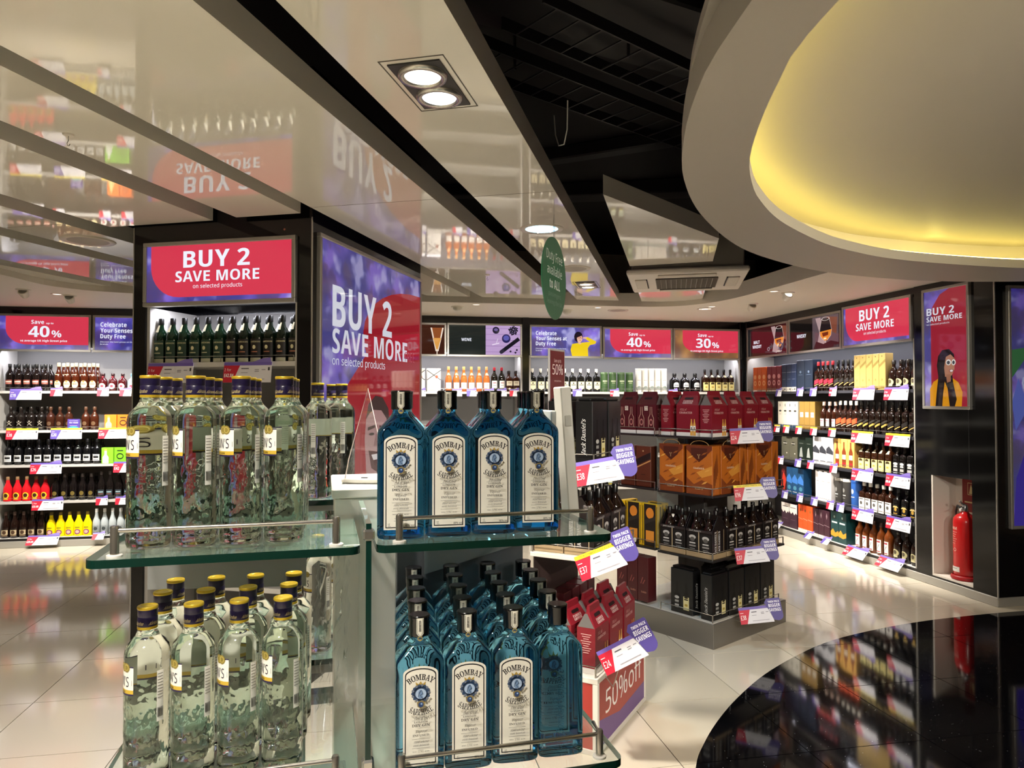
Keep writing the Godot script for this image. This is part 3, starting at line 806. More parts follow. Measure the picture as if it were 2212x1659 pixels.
func woman_yellow(p: PB, x: float, y: float, s: float) -> void:
	var f := func(pts: Array) -> Array: return sc(pts, s, s, x, y)
	p.poly(f.call([[-0.30, 0], [0.34, 0], [0.32, 0.30], [0.40, 0.42], [0.62, 0.48], [0.66, 0.56], [0.30, 0.74], [0.22, 0.66], [0.40, 0.55], [0.14, 0.52], [-0.06, 0.50], [-0.30, 0.46], [-0.36, 0.24]]), "e8c81e")
	p.ell(x - 0.05 * s, y + 0.73 * s, 0.17 * s, 0.20 * s, "1c1220")
	p.ell(x + 0.0, y + 0.68 * s, 0.11 * s, 0.15 * s, "e2b49c")
	p.poly(f.call([[-0.2, 0.80], [0.1, 0.86], [0.08, 0.78], [-0.12, 0.70], [-0.2, 0.58]]), "1c1220")
	p.ell(x - 0.03 * s, y + 0.705 * s, 0.05 * s, 0.04 * s, "8a2a2c", 12, 0.7); p.ell(x + 0.07 * s, y + 0.705 * s, 0.05 * s, 0.04 * s, "8a2a2c", 12, 0.7)
	p.ell(x + 0.01 * s, y + 0.605 * s, 0.03 * s, 0.014 * s, "b8303c", 10)
	p.poly(f.call([[-0.10, 0.60], [-0.04, 0.66], [0.0, 0.58], [0.06, 0.46], [-0.04, 0.46]]), "e2b49c")
	p.poly(f.call([[0.12, 0.72], [0.28, 0.74], [0.26, 0.66], [0.14, 0.66]]), "e2b49c")

func woman_hair(p: PB, x: float, y: float, s: float) -> void:
	var f := func(pts: Array) -> Array: return sc(pts, s, s, x, y)
	p.poly(f.call([[-0.30, 0.0], [0.32, 0.0], [0.34, 0.24], [0.26, 0.40], [0.10, 0.50], [-0.12, 0.50], [-0.28, 0.42], [-0.36, 0.30], [-0.36, 0.0]]), "e59a1c")
	p.poly(f.call([[-0.17, 0.86], [-0.08, 0.96], [0.07, 0.97], [0.17, 0.88], [0.19, 0.74], [0.13, 0.56], [0.15, 0.40], [0.22, 0.12], [0.18, 0.0], [0.07, 0.0], [0.03, 0.30], [-0.03, 0.42], [-0.07, 0.2], [-0.09, 0.0], [-0.24, 0.0], [-0.21, 0.25], [-0.17, 0.5], [-0.20, 0.7]]), "231a1a")
	p.poly(f.call([[-0.02, 0.50], [0.12, 0.52], [0.18, 0.62], [0.19, 0.80], [0.10, 0.88], [0.0, 0.84], [-0.04, 0.66]]), "b87f62")
	p.poly(f.call([[0.02, 0.40], [0.10, 0.42], [0.10, 0.54], [0.0, 0.54]]), "a87054")
	p.ell(x + 0.055 * s, y + 0.745 * s, 0.055 * s, 0.05 * s, "f4f0ea", 14); p.ell(x + 0.165 * s, y + 0.74 * s, 0.045 * s, 0.05 * s, "f4f0ea", 14)
	p.ell(x + 0.055 * s, y + 0.74 * s, 0.035 * s, 0.032 * s, "4a4a50", 12); p.ell(x + 0.165 * s, y + 0.738 * s, 0.028 * s, 0.032 * s, "4a4a50", 12)
	p.ell(x + 0.12 * s, y + 0.60 * s, 0.045 * s, 0.02 * s, "f0e4e0", 12); p.ell(x + 0.12 * s, y + 0.60 * s, 0.05 * s, 0.026 * s, "8a3434", 12, 0.7)
	for k in 3: p.ell(x - 0.02 * s, y + (0.34 - 0.1 * k) * s, 0.008 * s, 0.008 * s, "b87410", 8)
	for k in 5: p.line([[x + (-0.16 + 0.02 * k) * s, y + 0.02 * s], [x + (-0.13 + 0.01 * k) * s, y + 0.2 * s], [x + (-0.15 + 0.02 * k) * s, y + 0.36 * s]], 0.006 * s, "4a3a36")

func man_face(p: PB, x: float, y: float, s: float) -> void:
	var f := func(pts: Array) -> Array: return sc(pts, s * 1.75, s, x, y)
	p.poly(f.call([[-0.30, -0.9], [0.30, -0.9], [0.30, -0.2], [0.34, 0.2], [0.24, 0.62], [0.05, 0.78], [-0.18, 0.72], [-0.32, 0.45], [-0.36, 0.0]]), "b48a88")
	p.poly(f.call([[-0.33, 0.40], [-0.26, 0.72], [-0.06, 0.90], [0.16, 0.86], [0.34, 0.62], [0.40, 0.1], [0.30, 0.0], [0.28, 0.40], [0.12, 0.58], [-0.12, 0.60], [-0.24, 0.52]]), "4a3634")
	p.poly(f.call([[-0.28, 0.24], [-0.06, 0.28], [-0.06, 0.22], [-0.28, 0.17]]), "503834"); p.poly(f.call([[0.06, 0.26], [0.24, 0.22], [0.24, 0.15], [0.06, 0.20]]), "503834")
	p.ell(x - 0.17 * s * 1.75, y + 0.09 * s, 0.08 * s * 1.75, 0.03 * s, "3a2624", 12); p.ell(x + 0.14 * s * 1.75, y + 0.08 * s, 0.08 * s * 1.75, 0.03 * s, "3a2624", 12)
	p.poly(f.call([[-0.04, 0.10], [-0.12, -0.16], [0.04, -0.18]]), "96696a")
	p.poly(f.call([[-0.26, -0.24], [0.0, -0.30], [0.24, -0.26], [0.18, -0.62], [0.0, -0.74], [-0.18, -0.62]]), "5a3030")
	p.poly(f.call([[-0.18, -0.34], [0.16, -0.34], [0.10, -0.46], [-0.12, -0.46]]), "ece4e0")

# ---------------------------------------------------------------- goods: one prototype of each kind, then copies
const PROF := {
	"std": [[0.9, 0.0], [1.0, 0.015], [1.0, 0.58], [0.96, 0.63], [0.72, 0.70], [0.44, 0.76], [0.36, 0.82], [0.34, 0.90]],
	"tall": [[0.9, 0.0], [1.0, 0.012], [1.0, 0.46], [0.92, 0.55], [0.66, 0.65], [0.45, 0.74], [0.38, 0.84], [0.36, 0.90]],
	"dump": [[0.85, 0.0], [1.0, 0.03], [1.0, 0.48], [0.97, 0.57], [0.78, 0.66], [0.48, 0.72], [0.36, 0.77], [0.34, 0.88]],
	"sq": [[0.92, 0.0], [1.0, 0.015], [1.0, 0.60], [0.92, 0.66], [0.60, 0.70], [0.40, 0.74], [0.36, 0.80], [0.34, 0.88]]}

func kinds() -> Dictionary:
	var W := "e9e4d8"; var cr := "e3d7ae"
	return {
	"dark_rum_bottle": ["b", "dark bottle with pink label", "std", 0.285, 0.040, "140d0c", "101010", [["r", 0, 0.33, 1.7, 0.16, "7a3a30"], ["r", 0, 0.34, 1.5, 0.05, "d8b8a8"], ["r", 0, 0.27, 1.2, 0.02, "c87a68"]]],
	"amber_rum_bottle": ["b", "brown bottle with beige oval label", "tall", 0.30, 0.040, "3a1609", "c9b48c", [["e", 0, 0.24, 0.85, 1.0, "d8c898"], ["r", 0, 0.25, 1.1, 0.03, "7a5a30"], ["e", 0, 0.34, 0.3, 0.3, "8a6a3a"], ["r", 0, 0.58, 1.0, 0.02, "c9b48c"]]],
	"round_label_bottle": ["b", "short dark red bottle with round white label", "dump", 0.19, 0.045, "3f0d10", "2a0f12", [["e", 0, 0.28, 0.7, 0.7, W], ["e", 0, 0.28, 0.35, 0.3, "9a2a3a"], ["r", 0, 0.80, 0.8, 0.06, "b03040"]]],
	"pale_blue_bottle": ["b", "pale blue bottle with round label", "dump", 0.19, 0.045, "8fb6c6", "7aa6ba", [["e", 0, 0.3, 0.75, 0.75, W], ["e", 0, 0.26, 0.4, 0.36, "c03a4a"]]],
	"cross_bottle": ["b", "squat black bottle with grey cross emblem", "dump", 0.245, 0.045, "15100e", "1c1612", [["l", -0.5, 0.2, 0.5, 0.36, 0.14, "8c8578"], ["l", -0.5, 0.36, 0.5, 0.2, 0.14, "8c8578"], ["e", 0, 0.38, 0.2, 0.2, "8c8578"], ["r", 0, 0.10, 1.2, 0.03, "6a6458"]]],
	"brown_rum_bottle": ["b", "squat brown bottle with cork top", "dump", 0.245, 0.042, "33190f", "4a3020", [["e", 0, 0.28, 0.5, 0.5, "58402c"], ["r", 0, 0.12, 1.0, 0.04, "6a5038"]]],
	"cork_rum_bottle": ["b", "squat amber-brown bottle right of the leaflet", "dump", 0.245, 0.042, "3a1a0e", "503626", [["e", 0, 0.28, 0.5, 0.5, "60462e"], ["r", 0, 0.12, 1.0, 0.04, "6a5038"]]],
	"square_label_bottle": ["b", "black jug bottle with white square label", "dump", 0.265, 0.043, "0c0c0e", "101012", [["r", 0, 0.25, 1.7, 0.26, "e6e4e0"], ["r", 0, 0.27, 1.2, 0.09, "1a1a1c"], ["r", 0, 0.17, 1.3, 0.02, "55555a"], ["r", 0, 0.34, 1.1, 0.02, "55555a"]]],
	"red_liqueur_bottle": ["b", "bright red tapered bottle", "tall", 0.255, 0.042, "cf1c26", "8a6a4a", [["e", 0, 0.24, 0.7, 0.75, "e0c02a"], ["e", 0, 0.24, 0.45, 0.5, "3a1a14"], ["r", 0, 0.10, 1.0, 0.04, "e0c02a"]]],
	"dark_liqueur_bottle": ["b", "black tapered bottle with small gold emblem", "tall", 0.275, 0.042, "100c0c", "2a2420", [["e", 0, 0.26, 0.5, 0.55, "6a5a28"], ["r", 0, 0.12, 1.0, 0.03, "7a6a30"]]],
	"blue_label_bottle": ["b", "slim dark bottle with blue-grey label", "tall", 0.30, 0.041, "120e0d", "3a3430", [["r", 0, 0.24, 1.7, 0.20, "2c343a"], ["r", 0, 0.26, 1.2, 0.04, "9ab4b8"], ["r", 0, 0.19, 1.2, 0.02, "9a5a4a"]]],
	"coffee_bottle": ["b", "dark brown bottle with cream portrait label", "tall", 0.27, 0.0405, "1c0f0b", "3a2a22", [["r", 0, 0.22, 1.6, 0.18, "b8a684"], ["e", 0, 0.22, 0.45, 0.5, "4a3424"], ["r", 0, 0.10, 1.4, 0.04, "7a6248"]]],
	"yellow_liqueur_bottle": ["b", "bright yellow tapered bottle", "tall", 0.255, 0.043, "f0d80f", "5a4a14", [["e", 0, 0.18, 0.7, 0.65, "8a3a6a"], ["e", 0, 0.18, 0.45, 0.4, "d8b0a0"], ["r", 0, 0.36, 1.0, 0.05, "9a8a10"]]],
	"silver_bottle": ["b", "clear bottle with silver cap and grey print", "tall", 0.28, 0.037, "b4bcbe", "e6e9ea", [["r", 0, 0.26, 1.5, 0.22, "8a9294"], ["e", 0, 0.26, 0.5, 0.5, "3a4042"], ["r", 0, 0.10, 1.3, 0.05, "4a5052"]]],
	"rose_bottle": ["b", "rose wine bottle with white label", "tall", 0.295, 0.040, "b4622e", "cf9a5c", [["r", 0, 0.25, 1.8, 0.22, "efeae2"], ["r", 0, 0.27, 0.9, 0.03, "a89a90"], ["r", 0, 0.21, 0.7, 0.02, "a89a90"], ["r", 0, 0.70, 1.0, 0.10, "d8a468"]]],
	"red_top_bottle": ["b", "dark wine bottle with red top", "std", 0.29, 0.040, "16140f", "a8182c", [["r", 0, 0.30, 1.7, 0.30, "e9e5dc"], ["r", 0, 0.36, 0.9, 0.03, "8a2a34"], ["r", 0, 0.26, 0.9, 0.02, "77726a"]]],
	"cognac_bottle": ["b", "short cognac bottle with cream label", "sq", 0.25, 0.042, "3a1a0c", "20160f", [["r", 0, 0.40, 1.5, 0.22, "e0d6bc"], ["r", 0, 0.42, 0.9, 0.03, "8a6a4a"], ["e", 0, 0.14, 0.3, 0.3, "d8c8a0"]]],
	"shield_label_bottle": ["b", "dark square bottle with cream shield label", "sq", 0.28, 0.043, "10100f", "e6e0d0", [["p", [[-0.85, 0.44], [0.85, 0.44], [0.85, 0.16], [0.0, 0.08], [-0.85, 0.16]], "e6dab0"], ["r", 0, 0.30, 1.2, 0.03, "3a3428"], ["e", 0, 0.37, 0.22, 0.25, "3a3428"], ["r", 0, 0.86, 0.8, 0.08, "e6e0d0"]]],
	"grey_label_bottle": ["b", "black bottle with grey arched label", "std", 0.235, 0.062, "0e0c0d", "141214", [["e", 0, 0.40, 0.6, 0.45, "b9bcbe"], ["r", 0, 0.32, 1.2, 0.12, "b9bcbe"], ["r", 0, 0.36, 0.9, 0.03, "44464a"]]],
	"honey_bottle": ["b", "square bottle with pale yellow label", "sq", 0.285, 0.041, "2a1408", "15100e", [["r", 0, 0.25, 1.75, 0.36, "e8dc92"], ["r", 0, 0.36, 1.1, 0.04, "3a2f14"], ["p", [[-0.6, 0.38], [0.6, 0.38], [0.3, 0.42], [-0.3, 0.42]], "3a2f14"], ["r", 0, 0.22, 0.7, 0.06, "b89a3a"], ["r", 0, 0.70, 0.9, 0.10, "d8cfa8"]]],
	"black_square_bottle": ["b", "black square bottle with white ornate label", "sq", 0.285, 0.041, "0d0a09", "0c0c0c", [["r", 0, 0.25, 1.75, 0.38, "151515"], ["e", 0, 0.38, 0.6, 0.3, "d8d8d4"], ["r", 0, 0.30, 1.0, 0.05, "c8c8c4"], ["r", 0, 0.19, 1.1, 0.08, "b0b0ac"], ["r", 0, 0.10, 1.0, 0.02, "c8c8c4"]]],
	"striding_red_bottle": ["b", "square whisky bottle with slanted red label", "sq", 0.31, 0.037, "1c0c06", "a8202a", [["p", [[-0.95, 0.20], [0.95, 0.28], [0.95, 0.42], [-0.95, 0.34]], "b8243a"], ["p", [[-0.95, 0.15], [0.95, 0.23], [0.95, 0.25], [-0.95, 0.17]], "d8b070"]]],
	"striding_dark_bottle": ["b", "square whisky bottle with slanted black label", "sq", 0.31, 0.037, "140b07", "141210", [["p", [[-0.95, 0.20], [0.95, 0.30], [0.95, 0.42], [-0.95, 0.32]], "1e1a18"], ["p", [[-0.95, 0.15], [0.95, 0.25], [0.95, 0.275], [-0.95, 0.175]], "d0a860"], ["r", 0, 0.78, 0.8, 0.02, "8a8478"]]],
	"striding_gold_bottle": ["b", "square whisky bottle with slanted gold label", "sq", 0.31, 0.037, "140b07", "16120e", [["p", [[-0.95, 0.18], [0.95, 0.28], [0.95, 0.34], [-0.95, 0.24]], "a08a44"], ["p", [[-0.95, 0.28], [0.95, 0.38], [0.95, 0.44], [-0.95, 0.34]], "2c2822"]]],
	"striding_orange_bottle": ["b", "square whisky bottle with orange label", "sq", 0.31, 0.037, "20100a", "e8e2d4", [["p", [[-0.95, 0.22], [0.95, 0.30], [0.95, 0.46], [-0.95, 0.38]], "e2502a"], ["p", [[-0.95, 0.16], [0.95, 0.24], [0.95, 0.26], [-0.95, 0.18]], "e0c090"]]],
	"white_label_bottle": ["b", "amber whisky bottle with white label", "std", 0.30, 0.040, "2a1208", "d8b8a4", [["r", 0, 0.28, 1.5, 0.26, "ece8e2"], ["r", 0, 0.34, 1.0, 0.03, "c0404a"], ["r", 0, 0.27, 0.9, 0.02, "6a6460"]]],
	"white_cap_bottle": ["b", "whiskey bottle with white label and white cap", "sq", 0.27, 0.042, "2a140a", "e2dfd8", [["r", 0, 0.25, 1.75, 0.42, "e9e6e0"], ["e", 0, 0.27, 0.4, 0.4, "55524e"], ["r", 0, 0.41, 1.2, 0.03, "33302c"], ["r", 0, 0.11, 1.1, 0.03, "8a8680"]]],
	"gold_print_bottle": ["b", "black bourbon bottle with gold emblem", "sq", 0.26, 0.043, "0b0a0a", "0c0c0c", [["e", 0, 0.30, 0.35, 0.4, "b8923a"], ["p", [[-0.7, 0.36], [0.7, 0.36], [0.4, 0.42], [-0.4, 0.42]], "c8b070"], ["r", 0, 0.16, 1.0, 0.03, "b8923a"]]],
	"amber_label_bottle": ["b", "amber whisky bottle with tall white label", "std", 0.30, 0.042, "6a3412", "3a1c14", [["r", 0, 0.28, 1.4, 0.40, "ece7dc"], ["r", 0, 0.42, 1.0, 0.05, "a8384a"], ["l", -0.3, 0.18, 0.3, 0.34, 0.1, "33302c"], ["r", 0, 0.12, 1.0, 0.03, "a8384a"]]],
	"portrait_bottle": ["b", "dark bourbon bottle with round beige label", "dump", 0.27, 0.0435, "1a0d08", "1c1512", [["e", 0, 0.26, 0.85, 0.75, "b8b084"], ["e", 0, 0.28, 0.4, 0.45, "4a4230"], ["r", 0, 0.14, 1.2, 0.04, "d8d0a8"]]],
	"irish_green_bottle": ["b", "green whiskey bottle with stout edition label", "std", 0.265, 0.0385, "0c2414", "101010", [["r", 0, 0.29, 1.9, 0.42, "1d3a2a"], ["t", "JAMESON", 0, 0.42, 0.032, "d8cfa4", 1.75], ["e", 0, 0.32, 0.25, 0.3, "d8cfa4"], ["r", 0, 0.22, 1.0, 0.02, "b8b490"], ["r", 0, 0.05, 1.9, 0.08, "c9c7a8"], ["r", 0, 0.76, 0.5, 0.16, "c8c0a0"]]],
	"irish_black_bottle": ["b", "dark whiskey bottle with black edition label", "std", 0.265, 0.0385, "0f1a10", "0c0c0c", [["r", 0, 0.29, 1.9, 0.42, "17110f"], ["t", "JAMESON", 0, 0.42, 0.032, "d8cfa4", 1.75], ["e", 0, 0.32, 0.25, 0.3, "d8cfa4"], ["r", 0, 0.22, 1.0, 0.02, "c07a5a"], ["r", 0, 0.05, 1.9, 0.08, "c9c7a8"], ["r", 0, 0.76, 0.5, 0.16, "c8c0a0"]]],
	"green_wine_bottle": ["b", "dark green bottle with pale label", "std", 0.29, 0.040, "10180f", "1c2a18", [["r", 0, 0.28, 1.5, 0.22, "b9bfa8"], ["r", 0, 0.30, 0.9, 0.04, "3a4434"], ["r", 0, 0.12, 1.2, 0.04, "c8b83a"]]],
	"ruby_bottle": ["b", "dark ruby bottle with small label", "std", 0.29, 0.040, "210b0b", "5a1a1c", [["e", 0, 0.30, 0.5, 0.5, "8a7a6a"], ["r", 0, 0.14, 1.0, 0.05, "6a2a2a"]]],
	"green_can": ["c", "green drinks can gift tube", 0.046, 0.24, "44603a", "5a744c", [["r", 0, 0.55, 1.4, 0.06, "c0c8a8"], ["r", 0, 0.45, 0.9, 0.03, "a8b490"], ["r", 0, 0.2, 1.5, 0.2, "38522f"]]],
	"white_tube": ["c", "tall white gift tube with grey scenery", 0.038, 0.29, "dedad0", "cfccc4", [["r", 0, 0.5, 1.2, 0.02, "8a8a86"], ["r", 0, 0.14, 2.4, 0.12, "8f928c"], ["e", 0, 0.2, 0.6, 0.4, "77807a"]]],
	"grey_tube": ["c", "dark grey gift tube with white lid", 0.055, 0.27, "3a3836", "d8d4cc", [["r", 0, 0.4, 0.9, 0.03, "d8d8d4"], ["e", 0, 0.58, 0.25, 0.4, "8a8a86"], ["r", 0, 0.3, 0.7, 0.02, "9a9a96"]]],
	"blue_tube": ["c", "bright blue gift tube", 0.055, 0.27, "2a5cab", "1f4a90", [["e", 0, 0.6, 0.3, 0.45, "c8d4e8"], ["r", 0, 0.4, 0.9, 0.03, "e0e6f0"]]],
	"ribbon_box": ["x", "white champagne gift box with black ribbon", 0.16, 0.27, 0.12, "e6e2da", [["l", -0.5, 0.42, 0.5, 0.0, 0.05, "2a2422"], ["l", -0.5, 0.0, 0.5, 0.42, 0.05, "2a2422"], ["e", 0.2, 0.14, 0.10, 0.07, "a85a3a"], ["r", 0, -0.3, 0.5, 0.02, "9a958c"]]],
	"orange_carton": ["x", "orange whisky carton with ornate print", 0.094, 0.30, 0.09, "cf5a1e", [["e", 0, 0.1, 0.32, 0.09, "e8a878"], ["e", 0, -0.15, 0.32, 0.11, "e8a878"], ["e", 0, -0.15, 0.15, 0.05, "cf5a1e"], ["r", 0, -0.46, 1, 0.06, "e8ddd0"]]],
	"maroon_carton": ["x", "maroon whisky carton with ornate print", 0.097, 0.30, 0.09, "7a1a2c", [["e", 0, 0.1, 0.32, 0.09, "d89aa0"], ["e", 0, -0.15, 0.32, 0.11, "d89aa0"], ["e", 0, -0.15, 0.15, 0.05, "7a1a2c"], ["r", 0, -0.46, 1, 0.06, "e8ddd0"]]],
	"navy_carton": ["x", "navy whisky carton with silver line", 0.092, 0.31, 0.09, "243250", [["r", 0, 0.2, 0.9, 0.008, "b8c0cc"], ["r", 0, -0.05, 0.6, 0.01, "8a94a8"], ["r", 0, -0.42, 1, 0.16, "d8d2c4"], ["r", 0.2, -0.42, 0.2, 0.06, "3a3a40"]]],
	"dark_navy_carton": ["x", "wide dark navy whisky carton", 0.14, 0.34, 0.11, "1c2738", [["e", 0, 0.12, 0.12, 0.04, "5a6a80"], ["r", 0, 0.03, 0.5, 0.015, "4a5a70"]]],
	"gold_carton": ["x", "slim gold whisky carton with slanted band", 0.084, 0.34, 0.085, "a88c52", [["p", [[-0.5, 0.10], [0.5, 0.26], [0.5, 0.34], [-0.5, 0.18]], "7c6a34"], ["e", 0, 0.42, 0.08, 0.02, "5a4a24"], ["e", 0, -0.22, 0.1, 0.035, "8a7436"], ["r", 0, -0.42, 0.6, 0.04, "8a7436"]]],
	"ivory_carton": ["x", "ivory whisky carton with dark oval", 0.095, 0.30, 0.09, "ddd8c8", [["r", 0, 0.36, 0.1, 0.10, "24221f"], ["e", 0, 0.14, 0.26, 0.035, "3a3834"], ["r", 0, 0.02, 0.4, 0.01, "77736a"], ["r", 0, -0.44, 1, 0.13, "2c4460"]]],
	"tan_carton": ["x", "tan gold whisky carton with white panel", 0.094, 0.30, 0.09, "9a7a3e", [["r", 0, 0.02, 0.6, 0.18, "eae4d8"], ["r", 0, 0.02, 0.3, 0.02, "77705f"], ["r", 0, -0.36, 0.9, 0.02, "7a5c28"]]],
	"grey_carton": ["x", "grey-green whisky carton with diamond badge", 0.155, 0.26, 0.10, "5a584a", [["p", [[-0.34, 0.22], [0.0, 0.30], [0.34, 0.22], [0.0, 0.14]], "24231e"], ["r", 0, 0.22, 0.5, 0.03, "c8c6b8"], ["e", 0.2, -0.2, 0.06, 0.03, "d8d4c4"]]],
	"photo_carton": ["x", "dark green carton with grey sail picture", 0.13, 0.27, 0.10, "18231c", [["p", [[-0.3, -0.3], [0.2, -0.3], [0.05, 0.1], [-0.15, 0.05]], "9aa09c"], ["r", 0, 0.25, 0.5, 0.02, "6a746c"], ["r", 0.1, -0.4, 0.6, 0.03, "8a928c"]]],
	"silver_carton": ["x", "tall silver and white whisky carton", 0.11, 0.29, 0.10, "c9c8cc", [["p", [[-0.5, 0.1], [-0.1, 0.2], [0.5, 0.02], [0.5, -0.1], [-0.5, -0.06]], "33353c"], ["r", 0, -0.24, 0.7, 0.07, "f0eeee"], ["r", 0, -0.36, 0.8, 0.03, "55565c"]]],
	"picture_carton": ["x", "golden carton with printed bottle picture", 0.10, 0.29, 0.10, "d8a85a", [["p", [[-0.3, -0.45], [0.3, -0.45], [0.3, 0.05], [0.1, 0.2], [0.1, 0.4], [-0.1, 0.4], [-0.1, 0.2], [-0.3, 0.05]], "7a3414"], ["r", 0, -0.12, 0.5, 0.16, "e8dcc0"], ["r", 0, -0.34, 0.5, 0.06, "a8202a"]]],
	"sea_carton": ["x", "sea blue whisky carton", 0.105, 0.30, 0.10, "1f4a72", [["p", [[-0.5, 0.1], [0.0, 0.26], [0.5, 0.05], [0.5, -0.1], [-0.5, -0.05]], "3f7ac8"], ["e", 0, -0.25, 0.3, 0.08, "4a86a0"], ["r", 0, -0.4, 0.7, 0.03, "c8d4dc"]]],
	"flame_carton": ["x", "red and black flame whisky carton", 0.11, 0.31, 0.10, "3a1418", [["p", [[-0.5, -0.3], [0.0, 0.3], [0.5, 0.0], [0.2, -0.4]], "c83a2a"], ["e", 0, 0.3, 0.3, 0.08, "8a2a2a"]]],
	"plain_white_carton": ["x", "plain white carton with thin lettering", 0.086, 0.32, 0.10, "e3dedb", [["r", 0, 0.47, 0.5, 0.03, "2a2a2c"], ["r", 0, 0.15, 0.5, 0.015, "77726e"], ["r", 0, 0.05, 0.3, 0.01, "8a8682"]]],
	"hill_carton": ["x", "white and plum carton with hill outline", 0.15, 0.27, 0.11, "3a2030", [["p", [[-0.5, 0.5], [0.5, 0.5], [0.5, 0.1], [0.35, 0.16], [0.15, 0.06], [-0.05, 0.18], [-0.25, 0.08], [-0.5, 0.2]], "e8e0d8"], ["r", 0, 0.35, 0.7, 0.03, "77686c"], ["r", 0, -0.15, 0.6, 0.02, "6a4a5a"]]],
	"blaze_carton": ["x", "orange carton with pale wave line", 0.086, 0.29, 0.10, "e2521f", [["l", -0.5, 0.0, 0.5, -0.04, 0.03, "f0c8a8"], ["e", 0, 0.30, 0.12, 0.06, "6a5a24"], ["r", 0, -0.44, 1, 0.1, "e8dccc"]]],
	"plum_carton": ["x", "plum carton with pale diamond", 0.09, 0.29, 0.10, "3a1a28", [["l", -0.5, -0.02, 0.5, -0.06, 0.03, "b8a0a8"], ["p", [[-0.12, 0.3], [0, 0.42], [0.12, 0.3], [0, 0.18]], "9a8088"], ["r", 0, -0.45, 1, 0.08, "d8ccc4"]]],
	"teal_carton": ["x", "dark teal carton with gold leaves", 0.12, 0.31, 0.11, "123a3c", [["r", 0, 0.14, 0.7, 0.05, "c8d4d0"], ["p", [[-0.5, -0.18], [-0.2, -0.08], [0.1, -0.2], [0.5, -0.12], [0.5, -0.28], [0.1, -0.34], [-0.5, -0.3]], "c8922a"], ["e", 0, 0.32, 0.1, 0.04, "8aa09a"]]],
	"orange_gift_box": ["x", "orange gift box with printed bottle", 0.118, 0.16, 0.10, "ee7a22", [["p", [[-0.4, -0.48], [0.1, -0.48], [0.1, -0.1], [-0.05, 0.05], [-0.05, 0.3], [-0.25, 0.3], [-0.25, 0.05], [-0.4, -0.1]], "e6d48a"], ["r", -0.15, 0.36, 0.2, 0.12, "b8924a"]]],
	"orange_text_box": ["x", "orange gift box with black badge", 0.118, 0.16, 0.10, "ea6f1c", [["r", 0, 0.3, 0.5, 0.07, "2a1a10"], ["e", 0, -0.05, 0.3, 0.2, "3a2412"], ["e", 0, -0.05, 0.22, 0.12, "ea6f1c"], ["r", 0, -0.4, 0.5, 0.04, "8a3a10"]]],
	"green_gift_box": ["x", "lime green gift box with printed bottle", 0.118, 0.17, 0.10, "7cc82a", [["p", [[-0.4, -0.48], [0.1, -0.48], [0.1, -0.1], [-0.05, 0.05], [-0.05, 0.3], [-0.25, 0.3], [-0.25, 0.05], [-0.4, -0.1]], "dfe8d8"], ["r", -0.15, 0.36, 0.2, 0.12, "b8a04a"]]],
	"green_text_box": ["x", "lime green gift box with black badge", 0.118, 0.17, 0.10, "74c022", [["r", 0, 0.3, 0.5, 0.07, "1c2a10"], ["e", 0, -0.05, 0.3, 0.2, "1c2a10"], ["e", 0, -0.05, 0.22, 0.12, "74c022"], ["r", 0, -0.4, 0.5, 0.04, "3a6a10"]]],
	"purple_leaflet": ["x", "small purple club leaflet", 0.12, 0.115, 0.012, "4a3a8a", [["t", "the Club", 0, 0.12, 0.10, "e8e4f4", 0.7], ["r", 0, 0.34, 0.7, 0.03, "b8b0dc"], ["e", 0, -0.3, 0.4, 0.14, "3a9aa0"], ["r", 0, -0.1, 0.6, 0.03, "b8b0dc"]]],
	}

var KIND := {}

